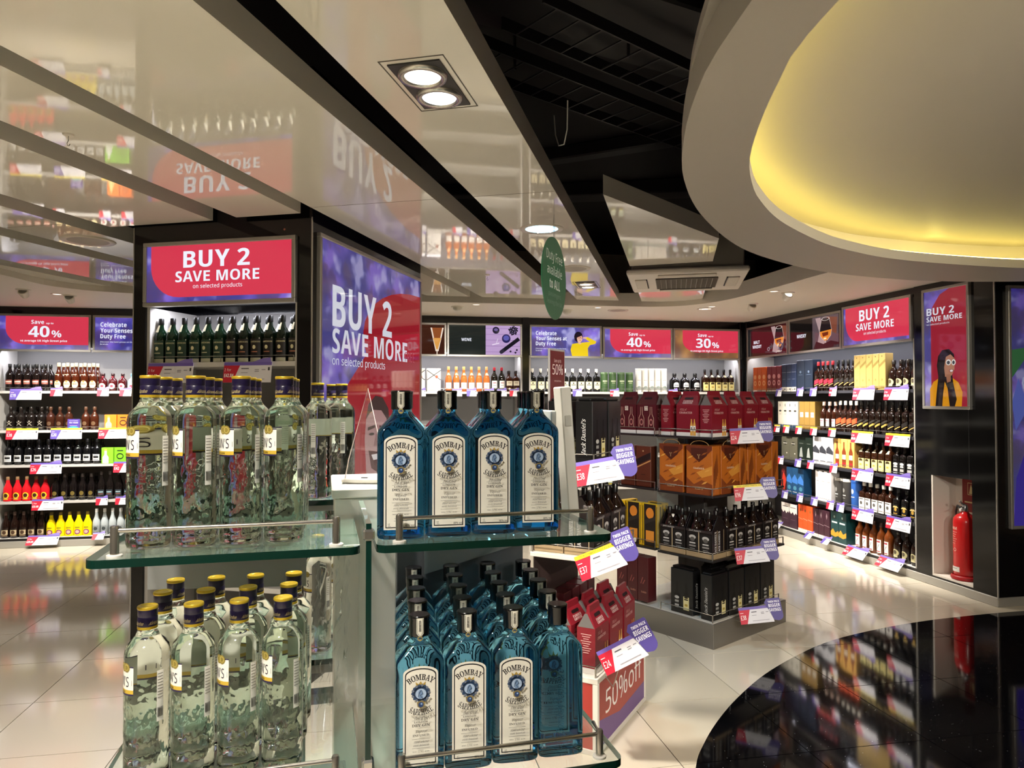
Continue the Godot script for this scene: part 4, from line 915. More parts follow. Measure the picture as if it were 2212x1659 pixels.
func proto(kind: String) -> Node3D:
	if protos.has(kind): return protos[kind]
	if KIND.is_empty(): KIND = kinds()
	var k: Array = KIND[kind]
	var o := Node3D.new()
	if k[0] == "b":
		var h: float = k[3]; var R: float = k[4]
		var ex := 7.0 if k[2] == "sq" else 2.0
		var pr := []
		for q in PROF[k[2]]: pr.append([q[0] * R, q[1] * h])
		var rs := []
		var seg := 24
		for q in pr:
			var ring := PackedVector3Array()
			var round_share := clampf((q[0] / R - 0.45) / 0.5, 0.0, 1.0)
			for i in seg:
				var a := TAU * i / seg
				var e: float = q[0] * lerpf(1.0, MB.se(a, ex) * 0.93 if ex > 2.0 else 1.0, round_share)
				ring.append(Vector3(e * sin(a), q[1], e * cos(a)))
			rs.append(ring)
		part(o, "glass_body", MB.new().rings(rs, true, 0.6).done(), mt(k[5], 0.07, 0.0, 0.5))
		var cr: float = R * 0.40
		part(o, "cap", MB.new().lathe([[cr, 0.865 * h], [cr * 1.03, 0.87 * h], [cr, 0.985 * h], [cr * 0.9, h]], 16).done(), mt(k[6], 0.35))
		var pb := PB.new(self, 0.0, func(x, y, z):
			var a: float = x / R
			var q: float = (R * (MB.se(a, ex) * 0.93 if ex > 2.0 else 1.0) * (0.42 if y > h * 0.69 else 1.0) + 0.0006 + z)
			return Vector3(q * sin(a), y, q * cos(a)))
		ops(pb, k[7], R, h, 0.0)
		part(o, "label_print", pb.done())
	elif k[0] == "c":
		var r: float = k[2]; var h: float = k[3]
		part(o, "body", MB.new().lathe([[r * 0.98, 0.0], [r, 0.004], [r, h * 0.9]], 24).done(), mt(k[4], 0.4))
		part(o, "lid", MB.new().lathe([[r * 1.02, h * 0.9], [r * 1.02, h * 0.985], [r * 0.97, h]], 24).done(), mt(k[5], 0.35))
		var pb := PB.new(self, 0.0, func(x, y, z): return Vector3((r + 0.0006 + z) * sin(x / r), y, (r + 0.0006 + z) * cos(x / r)))
		ops(pb, k[6], r, h, 0.0)
		part(o, "label_print", pb.done())
	else:
		var w: float = k[2]; var h: float = k[3]; var dp: float = k[4]
		part(o, "carton", bx(-w / 2, w / 2, 0, h, -dp / 2, dp / 2, 0.0025), mt(k[5], 0.4))
		var pb := PB.new(self)
		ops(pb, k[6], w, h, h / 2)
		part(o, "printed_front", pb.done(), null, Transform3D(Basis(), Vector3(0, 0, dp / 2 + 0.0003)))
	protos[kind] = o
	return o

func ops(p: PB, list: Array, sx: float, sy: float, oy: float) -> void:   # x in sx, y in sy
	for q in list:
		match q[0]:
			"r": p.rect(q[1] * sx, q[2] * sy + oy, q[3] * sx, q[4] * sy, q[5])
			"e": p.ell(q[1] * sx, q[2] * sy + oy, q[3] * sx, q[4] * (sx if oy == 0.0 else sy), q[5], 16)
			"l": p.line([[q[1] * sx, q[2] * sy + oy], [q[3] * sx, q[4] * sy + oy]], q[5] * sx, q[6])
			"p": p.poly(q[1].map(func(v): return Vector2(v[0] * sx, v[1] * sy + oy)), q[2])
			"t": p.text(q[1], q[2] * sx, q[3] * sy + oy, q[4] * sy, q[5], 0, "sb", q[6] * sx)

func put_copy(kind: String, at: Transform3D, label: String, category: String, group: String, src: Node3D = null) -> Node3D:
	at.origin.y += 0.0008
	var o: Node3D = (src if src else proto(kind)).duplicate()
	o.name = numbered(kind)
	add_child(o)
	o.transform = at
	return tag(o, label, category, group)

# rows: [kind, x of the first, how many, step, rows deep]
func stock(f: Transform3D, where: String, y: float, z: float, rows: Array) -> void:
	var rng := RandomNumberGenerator.new()
	rng.seed = hash(where)
	for q in rows:
		if KIND.is_empty(): KIND = kinds()
		var k: Array = KIND[q[0]]
		var cat_: String = {"b": "bottle", "c": "tube", "x": "box"}[k[0]]
		var dp: float = k[4] * 2.0 if k[0] == "b" else k[2] * 2.0 if k[0] == "c" else k[4]
		for row in q[4]:
			for i in q[2]:
				var lb: String = k[1]
				if row > 0: lb = "%s-row %s" % [["second", "third", "fourth"][row - 1], lb]
				if q[2] > 1: lb += ", %s from left" % ordinal(i)
				lb += ", " + where
				var jig := (rng.randf() - 0.5)
				put_copy(q[0], f * tx(q[1] + i * q[3] + jig * 0.002 + row * 0.012, y, z - dp / 2 - row * (dp + 0.008), jig * (8.0 if k[0] != "x" else 1.0)), lb, cat_, "%s on %s" % [k[1], where])

# ---------------------------------------------------------------- price cards
func card_mesh(kind: String, price: String) -> Array:   # [width, height, print]
	var key := "card" + kind + price
	var big := kind.begins_with("big") or kind.begins_with("twin")
	var w := 0.30 if big else 0.115
	var h := 0.115 if big else 0.085
	if kind.begins_with("twin"): w = 0.20; h = 0.10
	if not meshes.has(key):
		var p := PB.new(self)
		var red := "5a4a9a" if kind.ends_with("blue") else "c22038"
		var top := "f2dc2a" if kind.contains("gold") else "6a58a8"
		p.rect(0, 0, w, h, "dbd9de")
		p.poly([[-w / 2, h * 0.34], [-w / 2, -h / 2], [-w * 0.30, -h / 2], [-w * 0.16, h * 0.34]] if big else [[-w / 2, h * 0.30], [-w / 2, -h / 2], [-w * 0.22, -h / 2], [-w * 0.06, h * 0.30]], red)
		p.rect(0, h * 0.42, w, h * 0.16, top)
		if kind.contains("gold"):
			p.text("OUR LOWEST PRICES EVER", 0, h * 0.385, h * 0.07, "6a6020", 0, "b", w * 0.8)
		if big:
			p.rect(-0.05 * w, h * 0.18, 0.16 * w, h * 0.05, "55525a"); p.rect(-0.06 * w, h * -0.02, 0.14 * w, h * 0.03, "9a98a0")
			p.rect(0.20 * w, h * 0.12, 0.09 * w, h * 0.035, "88868e"); p.rect(0.20 * w, h * 0.04, 0.09 * w, h * 0.035, "88868e"); p.rect(0.34 * w, h * 0.12, 0.08 * w, h * 0.035, "88868e")
			p.rect(0.12 * w, -h * 0.34, 0.5 * w, h * 0.03, "9a98a0"); p.rect(0.45 * w, h * 0.16, 0.035 * w, h * 0.16, "2c2c30")
			var two := price.split("|")
			if two.size() > 1:
				p.text(two[0], -w * 0.48, h * 0.06, h * 0.13, "f4e8ea", -1, "r"); p.text(two[1], -w * 0.48, -h * 0.24, h * 0.17, "ffffff", -1, "b", w * 0.2)
			else:
				p.text(price, -w * 0.47, -h * 0.24, h * 0.26, "ffffff", -1, "r", w * 0.16)
				p.rect(-w * 0.42, h * 0.16, w * 0.1, h * 0.035, "f0c8cc")
		else:
			p.rect(0.2 * w, h * 0.14, 0.4 * w, h * 0.05, "77747c"); p.rect(0.16 * w, -h * 0.05, 0.3 * w, h * 0.04, "9a98a0"); p.rect(0.2 * w, -h * 0.3, 0.4 * w, h * 0.03, "a8a6ae"); p.rect(0.42 * w, h * 0.18, 0.07 * w, h * 0.14, "2c2c30")
			if price: p.text(price, -w * 0.46, -h * 0.18, h * 0.2, "ffffff", -1, "b", w * 0.26)
		meshes[key] = p.done()
	return [w, h, meshes[key]]

func card(f: Transform3D, x: float, y: float, z: float, kind: String, price: String, label: String, tilt := 0.0, yaw := 0.0, lean := -0.12) -> Node3D:
	var m := card_mesh(kind, price)
	var t := thing("price_card", label, "price card", f * Transform3D(Basis(UPV, yaw) * Basis(Vector3(0, 0, 1), tilt) * Basis(Vector3(1, 0, 0), lean), Vector3(x, y, z)))
	var w: float = m[0]; var h: float = m[1]
	part(t, "card_plate", bx(-w / 2, w / 2, -h / 2, h / 2, -0.002, 0.0), mt("e8e6ea", 0.3))
	part(t, "card_print", m[2], null, Transform3D(Basis(), Vector3(0, 0, 0.0003)))
	if kind.begins_with("twin"):
		var p := PB.new(self)
		var pts := [Vector2(-0.045, 0.045), Vector2(-0.028, 0.068), Vector2(0.048, 0.068), Vector2(0.052, 0.060)]
		for i in 6:
			var a := -PI * 0.5 * i / 5.0
			pts.append(Vector2(0.022 + cos(a) * 0.032, -0.035 + sin(a) * 0.03))
		pts.append_array([Vector2(-0.004, -0.058), Vector2(-0.022, 0.0)])
		if not meshes.has("twin"):
			p.poly(pts, "4c4086")
			for q in [["TWIN PACK", 0.042, 0.012], ["BIGGER", 0.016, 0.019], ["SAVINGS", -0.010, 0.019]]: p.text(q[0], 0.012, q[1], q[2], "eceaf6", 0, "b", 0.068)
			meshes["twin"] = p.done()
			var pk := PackedVector2Array()
			for v in pts: pk.append(Vector2(v.x, -v.y))
			meshes["twin_plate"] = MB.new().prism(pk, -0.002, 0.0).done()
		var b := part(t, "purple_swirl", meshes["twin_plate"], mt("4c4086", 0.4), Transform3D(Basis(Vector3(1, 0, 0), PI / 2), Vector3(w / 2 + 0.005, 0.02, 0.004)))
		part(b, "swirl_print", meshes["twin"], null, Transform3D(Basis(Vector3(1, 0, 0), -PI / 2), Vector3(0, 0.0003, 0)))
	elif not kind.contains("gold"):
		part(t, "purple_flag", MB.new().prism(PackedVector2Array([Vector2(w * 0.1, -h / 2), Vector2(w * 0.48, -h / 2), Vector2(w * 0.46, -h * 0.72), Vector2(w * 0.3, -h * 0.68)]), -0.001, 0.001).done(), mt("7a6ab4", 0.4), Transform3D(Basis(Vector3(1, 0, 0), PI / 2), Vector3.ZERO))
	return t

# ---------------------------------------------------------------- shelving bays
func bay(called: String, label: String, f: Transform3D, x0: float, x1: float, ys: Array, depth: float, dark: bool, top := 2.05, light := 0.9) -> Node3D:
	var t := thing(called, label, "shelving", f)
	var pan := mt("6d6b68" if not dark else "46454a", 0.5)
	var edge := mt("c9c6c0" if not dark else "34343a", 0.35, 0.2)
	part(t, "back_panel", bx(x0, x1, 0.07, top + 0.02, -depth, -depth + 0.02), pan)
	for s in [[x0, x0 + 0.02], [x1 - 0.02, x1]]: part(t, "side_panel", bx(s[0], s[1], 0.07, top + 0.02, -depth + 0.02, -0.005), mt("b9b6b0" if not dark else "9a978f", 0.5))
	for k in ys.size():
		var y: float = ys[k]
		if y > 0.2:
			var sh := part(t, "shelf", bx(x0 + 0.02, x1 - 0.02, y - 0.024, y, -depth + 0.02, -0.012, 0.001), mt("a5a29c" if not dark else "2a2a2d", 0.4))
			part(sh, "shelf_edge", bx(x0 + 0.02, x1 - 0.02, y - 0.026, y + 0.001, -0.012, 0.0, 0.001), edge)
			var n := int((x1 - x0) / 0.45)
			var rl := MB.new()
			rl.box(Vector3((x0 + x1) / 2, y + 0.035, -0.008), Vector3(x1 - x0 - 0.06, 0.003, 0.003))
			for i in n + 1: rl.box(Vector3(x0 + 0.03 + (x1 - x0 - 0.06) * i / n, y + 0.018, -0.008), Vector3(0.003, 0.034, 0.003))
			part(sh, "front_rail", rl.done(), mt("b8b6b2", 0.25, 0.8))
	part(t, "plinth", bx(x0, x1, 0.07, ys[ys.size() - 1], -depth + 0.02, 0.0, 0.002), mt("141416", 0.3))
	part(t, "plinth_top", bx(x0 + 0.02, x1 - 0.02, ys[ys.size() - 1], ys[ys.size() - 1] + 0.002, -depth + 0.02, -0.004), mt("d8d5ce", 0.4))
	var strip := part(t, "light_strip", bx(x0 + 0.05, x1 - 0.05, top + 0.036, top + 0.044, -0.085, -0.065), lit("f4f2ff", 2.2))
	area(strip, Transform3D(Basis(Vector3(1, 0, 0), -PI / 2 + 0.25), Vector3((x0 + x1) / 2, top + 0.030, -0.075)), x1 - x0 - 0.1, 0.02, light, "f2f2ff")
	return t

# ---------------------------------------------------------------- column
func column() -> void:
	var blk := mt("0b0b0e", 0.07)
	var c := struct("wall_column", bx(-3.10, -1.95, 0.0, 3.4, -1.70, -0.46), blk, FCF)
	part(c, "top_panel", bx(-3.10, -1.95, 2.12, 3.4, -0.46, 0.0), blk)
	part(c, "side_panel", bx(-3.10, -3.02, 0.0, 2.12, -0.46, 0.0), blk)
	part(c, "side_panel", bx(-2.04, -1.95, 0.0, 2.12, -0.46, 0.0), blk)
	part(c, "edge_strip", bx(-1.954, -1.947, 0.0, 2.56, -0.003, 0.003), mt("c8c6c2", 0.25, 0.8))
	part(c, "edge_strip", bx(-3.103, -3.096, 0.0, 2.56, -0.003, 0.003), mt("c8c6c2", 0.25, 0.8))
	part(c, "screw", MB.new().lathe([[0.001, -0.002], [0.006, -0.002], [0.006, 0.001]], 10).done(), mt("8a4a3a", 0.4), Transform3D(Basis(Vector3(1, 0, 0), PI / 2), Vector3(-2.12, 2.50, 0.001)))
	light_box("red light box above the column shelf reading buy two save more", FCF, -3.02, -2.04, 2.09, 2.462, 0.012, "buy2", "cloud", 0.68)
	light_box("tall light box on column side with laughing man's face", FCR, 3.60, 5.22, 0.70, 2.487, 0.012, "tall_man", "cloud", 0.44)
	var f := FCF * tx(0, 0, -0.012)
	bay("column_shelf_unit", "grey shelf niche in the black column", f, -3.02, -2.04, [1.765, 1.30, 0.90, 0.50, 0.10], 0.44, false, 2.07, 0.55)
	stock(f, "shelf under column sign", 1.765, -0.03, [["irish_green_bottle", -2.975, 6, 0.080, 2], ["irish_black_bottle", -2.493, 6, 0.080, 2]])
	stock(f, "low shelf of column", 0.50, -0.03, [["dark_rum_bottle", -2.95, 8, 0.10, 1]])
	card(f, -2.84, 1.705, 0.022, "big", "2 for|£44.62", "wide price card under the green whiskey bottles")
	card(f, -2.34, 1.705, 0.022, "big", "2 for|£42.84", "wide price card under the black-label whiskey bottles")

# ---------------------------------------------------------------- wall shelving
func walls() -> void:
	var blk := mt("0d0d0f", 0.12)
	struct("trim_1", bx(-6.2, 4.56, 2.44, 2.52, -0.41, -0.022), blk, FBW)
	struct("trim_2", bx(-6.2, 4.56, 2.10, 2.44, -0.41, -0.046), mt("3a393b", 0.6), FBW)
	struct("trim_3", bx(-8.25, -5.34, 2.44, 2.52, -0.40, -0.022), blk, FRW)
	struct("trim_4", bx(-8.25, -5.34, 2.10, 2.44, -0.40, -0.046), mt("3a393b", 0.6), FRW)
	struct("trim_5", bx(1.70, 1.782, 0.07, 2.52, -0.41, 0.0, 0.003), blk, FBW)
	struct("trim_6", bx(4.505, 4.56, 0.07, 2.52, -0.41, 0.0, 0.003), blk, FBW)
	struct("trim_7", bx(-8.25, -8.20, 0.07, 2.52, -0.40, 0.0, 0.003), blk, FRW)
	struct("trim_8", bx(-5.362, -5.34, 0.07, 2.52, -0.40, 0.0), blk, FRW)
	struct("trim_9", bx(-2.02, -0.62, 0.07, 2.52, -0.41, 0.0), blk, FBW)
	struct("trim_10", bx(-6.2, -3.88, 0.07, 2.52, -0.41, 0.0), blk, FBW)
	var g := 0.68
	light_box("red forty percent sign above the left bay", FBW, -3.90, -2.992, 2.05, 2.445, -0.012, "save40", "cloud", g)
	light_box("purple celebrate sign partly hidden behind the column", FBW, -2.976, -2.07, 2.05, 2.445, -0.012, "celebrate", "cloud", g)
	light_box("champagne glasses light box next to column", FBW, -0.10, 0.797, 2.047, 2.437, -0.012, "champagne", "3a1a10", g)
	light_box("wine light box with corkscrew and grapes picture", FBW, 0.804, 1.698, 2.047, 2.44, -0.012, "wine", "1c2220", g)
	light_box("purple celebrate sign with woman in yellow sweater", FBW, 1.79, 2.686, 2.043, 2.436, -0.012, "celebrate", "cloud", g)
	light_box("red forty percent sign on the back wall", FBW, 2.70, 3.60, 2.036, 2.428, -0.012, "save40", "cloud", g)
	light_box("red and gold thirty percent sign in the corner", FBW, 3.61, 4.504, 2.036, 2.428, -0.012, "save30", "gold", g)
	light_box("dark malt whisky light box with tasting glass", FRW, -8.190, -7.288, 2.05, 2.437, -0.012, "malt", "101014", g)
	light_box("dark whisky light box with large tasting glass", FRW, -7.271, -6.350, 2.052, 2.441, -0.012, "whisky", "14100f", g)
	light_box("red buy two sign above the right wall shelves", FRW, -6.334, -5.40, 2.057, 2.465, -0.012, "buy2", "cloud", g)
	light_box("tall light box with woman in white sunglasses", FRW, -5.247, -4.76, 1.47, 2.472, 0.015, "tall_woman", "cloud", 0.46)
	light_box("tall purple light box at the right picture edge", FRT, 4.66, 5.44, 0.58, 2.41, 0.015, "tall_purple", "cloud", 0.25)
	var ys := [1.635, 1.222, 0.86, 0.48, 0.096]
	bay("wall_shelf_unit", "grey left wall shelving bay full of rum and liqueur", FBW, -3.88, -2.02, ys, 0.40, false)
	bay("wall_shelf_unit", "grey wine shelving bay behind the column", FBW, -0.62, 1.70, ys, 0.40, false)
	bay("wall_shelf_unit", "grey spirits shelving bay under the discount signs", FBW, 1.782, 4.505, ys, 0.40, false)
	bay("wall_shelf_unit", "dark whisky shelving bay on the right wall", FRW, -8.20, -5.362, ys, 0.39, true, 2.055, 0.8)
	var z := -0.03
	stock(FBW, "top shelf of left bay", ys[0], z, [["dark_rum_bottle", -3.79, 5, 0.085, 2], ["amber_rum_bottle", -3.322, 5, 0.084, 2], ["round_label_bottle", -2.892, 3, 0.098, 1], ["pale_blue_bottle", -2.60, 2, 0.10, 1]])
	stock(FBW, "second shelf of left bay", ys[1], z, [["cross_bottle", -3.778, 4, 0.098, 2], ["brown_rum_bottle", -3.395, 3, 0.088, 1], ["cork_rum_bottle", -3.055, 2, 0.085, 1], ["orange_gift_box", -2.80, 1, 0.12, 1], ["orange_text_box", -2.675, 1, 0.12, 1]])
	put_copy("purple_leaflet", FBW * tx(-3.15, ys[1], -0.012), "small purple club leaflet among brown bottles, left bay", "leaflet", "")
	stock(FBW, "third shelf of left bay", ys[2], z, [["square_label_bottle", -3.79, 10, 0.0945, 2], ["green_gift_box", -2.825, 1, 0.12, 1], ["green_text_box", -2.70, 1, 0.12, 1]])
	stock(FBW, "fourth shelf of left bay", ys[3], z, [["red_liqueur_bottle", -3.794, 5, 0.089, 1], ["dark_liqueur_bottle", -3.341, 5, 0.087, 2], ["blue_label_bottle", -2.893, 4, 0.087, 1]])
	stock(FBW, "bottom shelf of left bay", ys[4] + 0.002, z, [["coffee_bottle", -3.81, 5, 0.085, 2], ["yellow_liqueur_bottle", -3.377, 5, 0.088, 1], ["silver_bottle", -2.937, 5, 0.079, 1]])
	stock(FBW, "top shelf of wine bay", ys[0], z, [["ribbon_box", 0.47, 2, 0.185, 1], ["rose_bottle", 0.828, 6, 0.09, 1], ["red_top_bottle", 1.374, 2, 0.086, 1], ["cognac_bottle", 1.55, 2, 0.084, 2]])
	stock(FBW, "top shelf of spirits bay", ys[0], z, [["shield_label_bottle", 1.835, 9, 0.1, 1], ["green_can", 2.735, 4, 0.109, 1], ["white_tube", 3.177, 5, 0.083, 1], ["grey_label_bottle", 3.66, 3, 0.138, 1], ["honey_bottle", 4.057, 5, 0.087, 1]])
	stock(FBW, "second shelf of spirits bay", ys[1], z, [["ruby_bottle", 1.85, 6, 0.1, 2], ["green_wine_bottle", 2.45, 6, 0.1, 2]])
	stock(FBW, "third shelf of spirits bay", ys[2], z, [["shield_label_bottle", 1.85, 6, 0.1, 1], ["irish_black_bottle", 2.45, 5, 0.1, 1]])
	stock(FBW, "fourth shelf of spirits bay", ys[3], z, [["green_wine_bottle", 1.9, 10, 0.1, 1]])
	stock(FRW, "top right-wall shelf", ys[0], z, [["orange_carton", -8.04, 3, 0.1, 1], ["maroon_carton", -7.722, 3, 0.104, 1], ["navy_carton", -7.408, 3, 0.097, 1], ["dark_navy_carton", -7.087, 2, 0.148, 1], ["striding_red_bottle", -6.815, 4, 0.081, 1], ["striding_dark_bottle", -6.485, 4, 0.080, 1], ["gold_carton", -6.152, 5, 0.088, 1], ["portrait_bottle", -5.70, 4, 0.092, 2]])
	stock(FRW, "second right-wall shelf", ys[1], z, [["ivory_carton", -7.49, 4, 0.099, 1], ["tan_carton", -7.07, 3, 0.097, 1], ["white_label_bottle", -6.726, 3, 0.096, 1], ["striding_orange_bottle", -6.455, 4, 0.082, 1], ["striding_gold_bottle", -6.132, 5, 0.084, 1], ["striding_dark_bottle", -5.712, 4, 0.088, 2]])
	stock(FRW, "third right-wall shelf", ys[2], z, [["grey_carton", -7.395, 2, 0.16, 1], ["photo_carton", -7.08, 2, 0.134, 1], ["silver_carton", -6.815, 3, 0.115, 1], ["picture_carton", -6.462, 3, 0.105, 1], ["honey_bottle", -6.115, 5, 0.092, 1], ["black_square_bottle", -5.648, 4, 0.085, 2]])
	stock(FRW, "fourth right-wall shelf", ys[3], z, [["flame_carton", -7.435, 1, 0.1, 1], ["sea_carton", -7.32, 3, 0.11, 1], ["plain_white_carton", -6.79, 3, 0.09, 1], ["grey_tube", -6.482, 2, 0.118, 1], ["blue_tube", -6.235, 1, 0.1, 1], ["white_cap_bottle", -6.114, 5, 0.09, 1], ["gold_print_bottle", -5.654, 3, 0.104, 1]])
	stock(FRW, "bottom right-wall shelf", ys[4] + 0.002, z, [["hill_carton", -7.405, 2, 0.155, 1], ["blaze_carton", -7.108, 3, 0.089, 1], ["plum_carton", -6.832, 3, 0.094, 1], ["teal_carton", -6.517, 2, 0.124, 1], ["amber_label_bottle", -6.181, 5, 0.10, 1], ["portrait_bottle", -5.66, 3, 0.105, 1]])
	# price cards: [bay, where, y of the shelf, x, kind, price]
	var L := "top shelf of left bay,second shelf of left bay,third shelf of left bay,fourth shelf of left bay,bottom shelf of left bay".split(",")
	var R := "top right-wall shelf,second right-wall shelf,third right-wall shelf,fourth right-wall shelf,bottom right-wall shelf".split(",")
	var left := [[[-3.60, "bigblue", "£19"], [-3.31, "small", ""], [-2.86, "small", ""], [-2.64, "small", ""]], [[-3.63, "biggold", "£28"], [-3.21, "biggoldblue", "£20"], [-2.75, "biggold", "£49"]], [[-3.40, "big", "£26"], [-2.60, "big", "£42"]], [[-3.38, "big", "2 for|£33.60"], [-2.86, "small", ""], [-2.67, "small", ""]], [[-3.41, "big", "2 for|£29.00"], [-2.88, "small", ""]]]
	var right := [[[-7.45, "smallblue", ""], [-7.03, "smallblue", ""], [-6.79, "smallblue", ""], [-6.46, "small", "£29"], [-6.0, "big", "2 for|£60.00"], [-5.57, "big", "2 for|£66.70"]], [[-7.49, "smallgold", ""], [-7.30, "smallgold", ""], [-7.06, "smallgold", ""], [-6.79, "smallgold", ""], [-6.48, "smallgold", ""], [-6.03, "biggold", "2 for|£69.20"], [-5.56, "biggold", "2 for|£110.00"]], [[-7.42, "small", ""], [-7.08, "smallblue", ""], [-6.85, "small", ""], [-6.46, "small", ""], [-6.03, "big", "2 for|£60.40"], [-5.56, "big", "2 for|£60.40"]], [[-7.34, "smallblue", ""], [-7.05, "smallblue", ""], [-6.79, "smallblue", ""], [-6.52, "small", ""], [-6.36, "smallblue", ""], [-6.03, "big", "2 for|£57.60"], [-5.56, "big", "2 for|£60.00"]], [[-7.44, "smallblue", ""], [-6.85, "smallblue", ""], [-6.55, "smallblue", ""], [-6.10, "big", "2 for|£53.10"], [-5.64, "big", "2 for|£60.10"]]]
	for k in 5:
		cards(FBW, left[k], ys[k], L[k], k == 4)
		cards(FRW, right[k], ys[k], R[k], k == 4)
	cards(FBW, [[0.50, "smallblue", ""], [0.92, "small", ""], [1.09, "smallblue", ""], [1.30, "smallblue", ""], [1.45, "smallblue", ""], [1.60, "small", ""]], ys[0], "top shelf of wine bay", false)
	cards(FBW, [[2.37, "smallblue", ""], [2.84, "small", "£22"], [3.6, "small", ""]], ys[0], "top shelf of spirits bay", false)
	cards(FBW, [[2.15, "smallblue", ""], [2.60, "smallgold", ""]], ys[1], "second shelf of spirits bay", false)
	cards(FBW, [[2.15, "bigblue", "£18"], [2.62, "big", "£26"]], ys[2], "third shelf of spirits bay", false)

func cards(f: Transform3D, list: Array, y: float, where: String, low: bool) -> void:
	for i in list.size():
		var c: Array = list[i]
		var big: bool = c[1].begins_with("big")
		var lb := "%s%s price card, %s from left, %s" % ["wide" if big else "small", " gold-topped" if c[1].contains("gold") else " purple" if c[1].ends_with("blue") else " red", ordinal(i), where]
		card(f, c[0], y - (0.035 if big else 0.012) + (0.02 if low else 0.0), 0.016 if not low else 0.045, c[1], c[2], lb, 0.0, 0.0, -0.15 if not low else -0.7)

# ---------------------------------------------------------------- the gondola in front
func glass_plate(t: Node3D, called: String, x0: float, x1: float, d0: float, d1: float, y: float) -> Node3D:
	var pts := []
	var r := 0.022
	for c in [[x0 + r, d0 + r, PI], [x1 - r, d0 + r, PI * 1.5]]:
		for i in 6:
			var a: float = c[2] + PI * 0.5 * i / 5.0
			pts.append(Vector2(c[0] + r * cos(a), -(c[1] + r * sin(a))))
	pts.append(Vector2(x1, -d1)); pts.append(Vector2(x0, -d1))
	var poly := PackedVector2Array(pts)
	var th := 0.015
	var mb := MB.new()
	mb.flat()
	var ix := Geometry2D.triangulate_polygon(poly)
	for k in range(0, ix.size(), 3):
		var a := poly[ix[k]]; var b := poly[ix[k + 1]]; var c := poly[ix[k + 2]]
		mb.face3(Vector3(a.x, y, a.y), Vector3(b.x, y, b.y), Vector3(c.x, y, c.y), Vector3(a.x, y - 1, a.y))
		mb.face3(Vector3(a.x, y - th, a.y), Vector3(b.x, y - th, b.y), Vector3(c.x, y - th, c.y), Vector3(a.x, y + 1, a.y))
	var o := part(t, called, mb.done(), pane("a8d8c4", 0.10))
	var eb := MB.new()
	var mid := Vector3((x0 + x1) / 2, y, -(d0 + d1) / 2)
	eb.smooth(1)
	for k in poly.size():
		var a := poly[k]; var b := poly[(k + 1) % poly.size()]
		eb.facing(Vector3(a.x, y - th, a.y), Vector3(b.x, y - th, b.y), Vector3(b.x, y, b.y), Vector3(a.x, y, a.y), mid)
	part(o, "green_edge", eb.done(), mt("0a2921", 0.05))
	return o

func rail(t: Node3D, x0: float, x1: float, d: float, y: float, back := 0.0) -> void:
	var steel := mt("b4b0a8", 0.22, 0.9)
	var pth := [Vector3(x0, y + 0.047, -d), Vector3(x1, y + 0.047, -d)]
	if back > 0.0: pth.append(Vector3(x1 + 0.006, y + 0.047, -d - back))
	part(t, "guard_rail", MB.new().tube(pth, 0.0042, 10).done(), steel)
	for x in [x0, x1]:
		var p := part(t, "rail_post", MB.new().lathe([[0.0075, y + 0.004], [0.0075, y + 0.052], [0.006, y + 0.056]], 16, Vector3(x, 0, -d)).done(), steel)
		part(p, "post_washer", MB.new().lathe([[0.0135, y], [0.0135, y + 0.004], [0.012, y + 0.005]], 20, Vector3(x, 0, -d)).done(), mt("cfccc4", 0.4))

func oval(a: float, b: float, ex: float, y: float, seg: int, wob := 0.0, n: FastNoiseLite = null) -> PackedVector3Array:
	var r := PackedVector3Array()
	for i in seg:
		var t := TAU * i / seg
		var q := pow(pow(absf(sin(t)) / a, ex) + pow(absf(cos(t)) / b, ex), -1.0 / ex)
		if n: q += wob * n.get_noise_3d(sin(t) * 42.0, y * 420.0, cos(t) * 42.0)
		r.append(Vector3(q * sin(t), y, q * cos(t)))
	return r

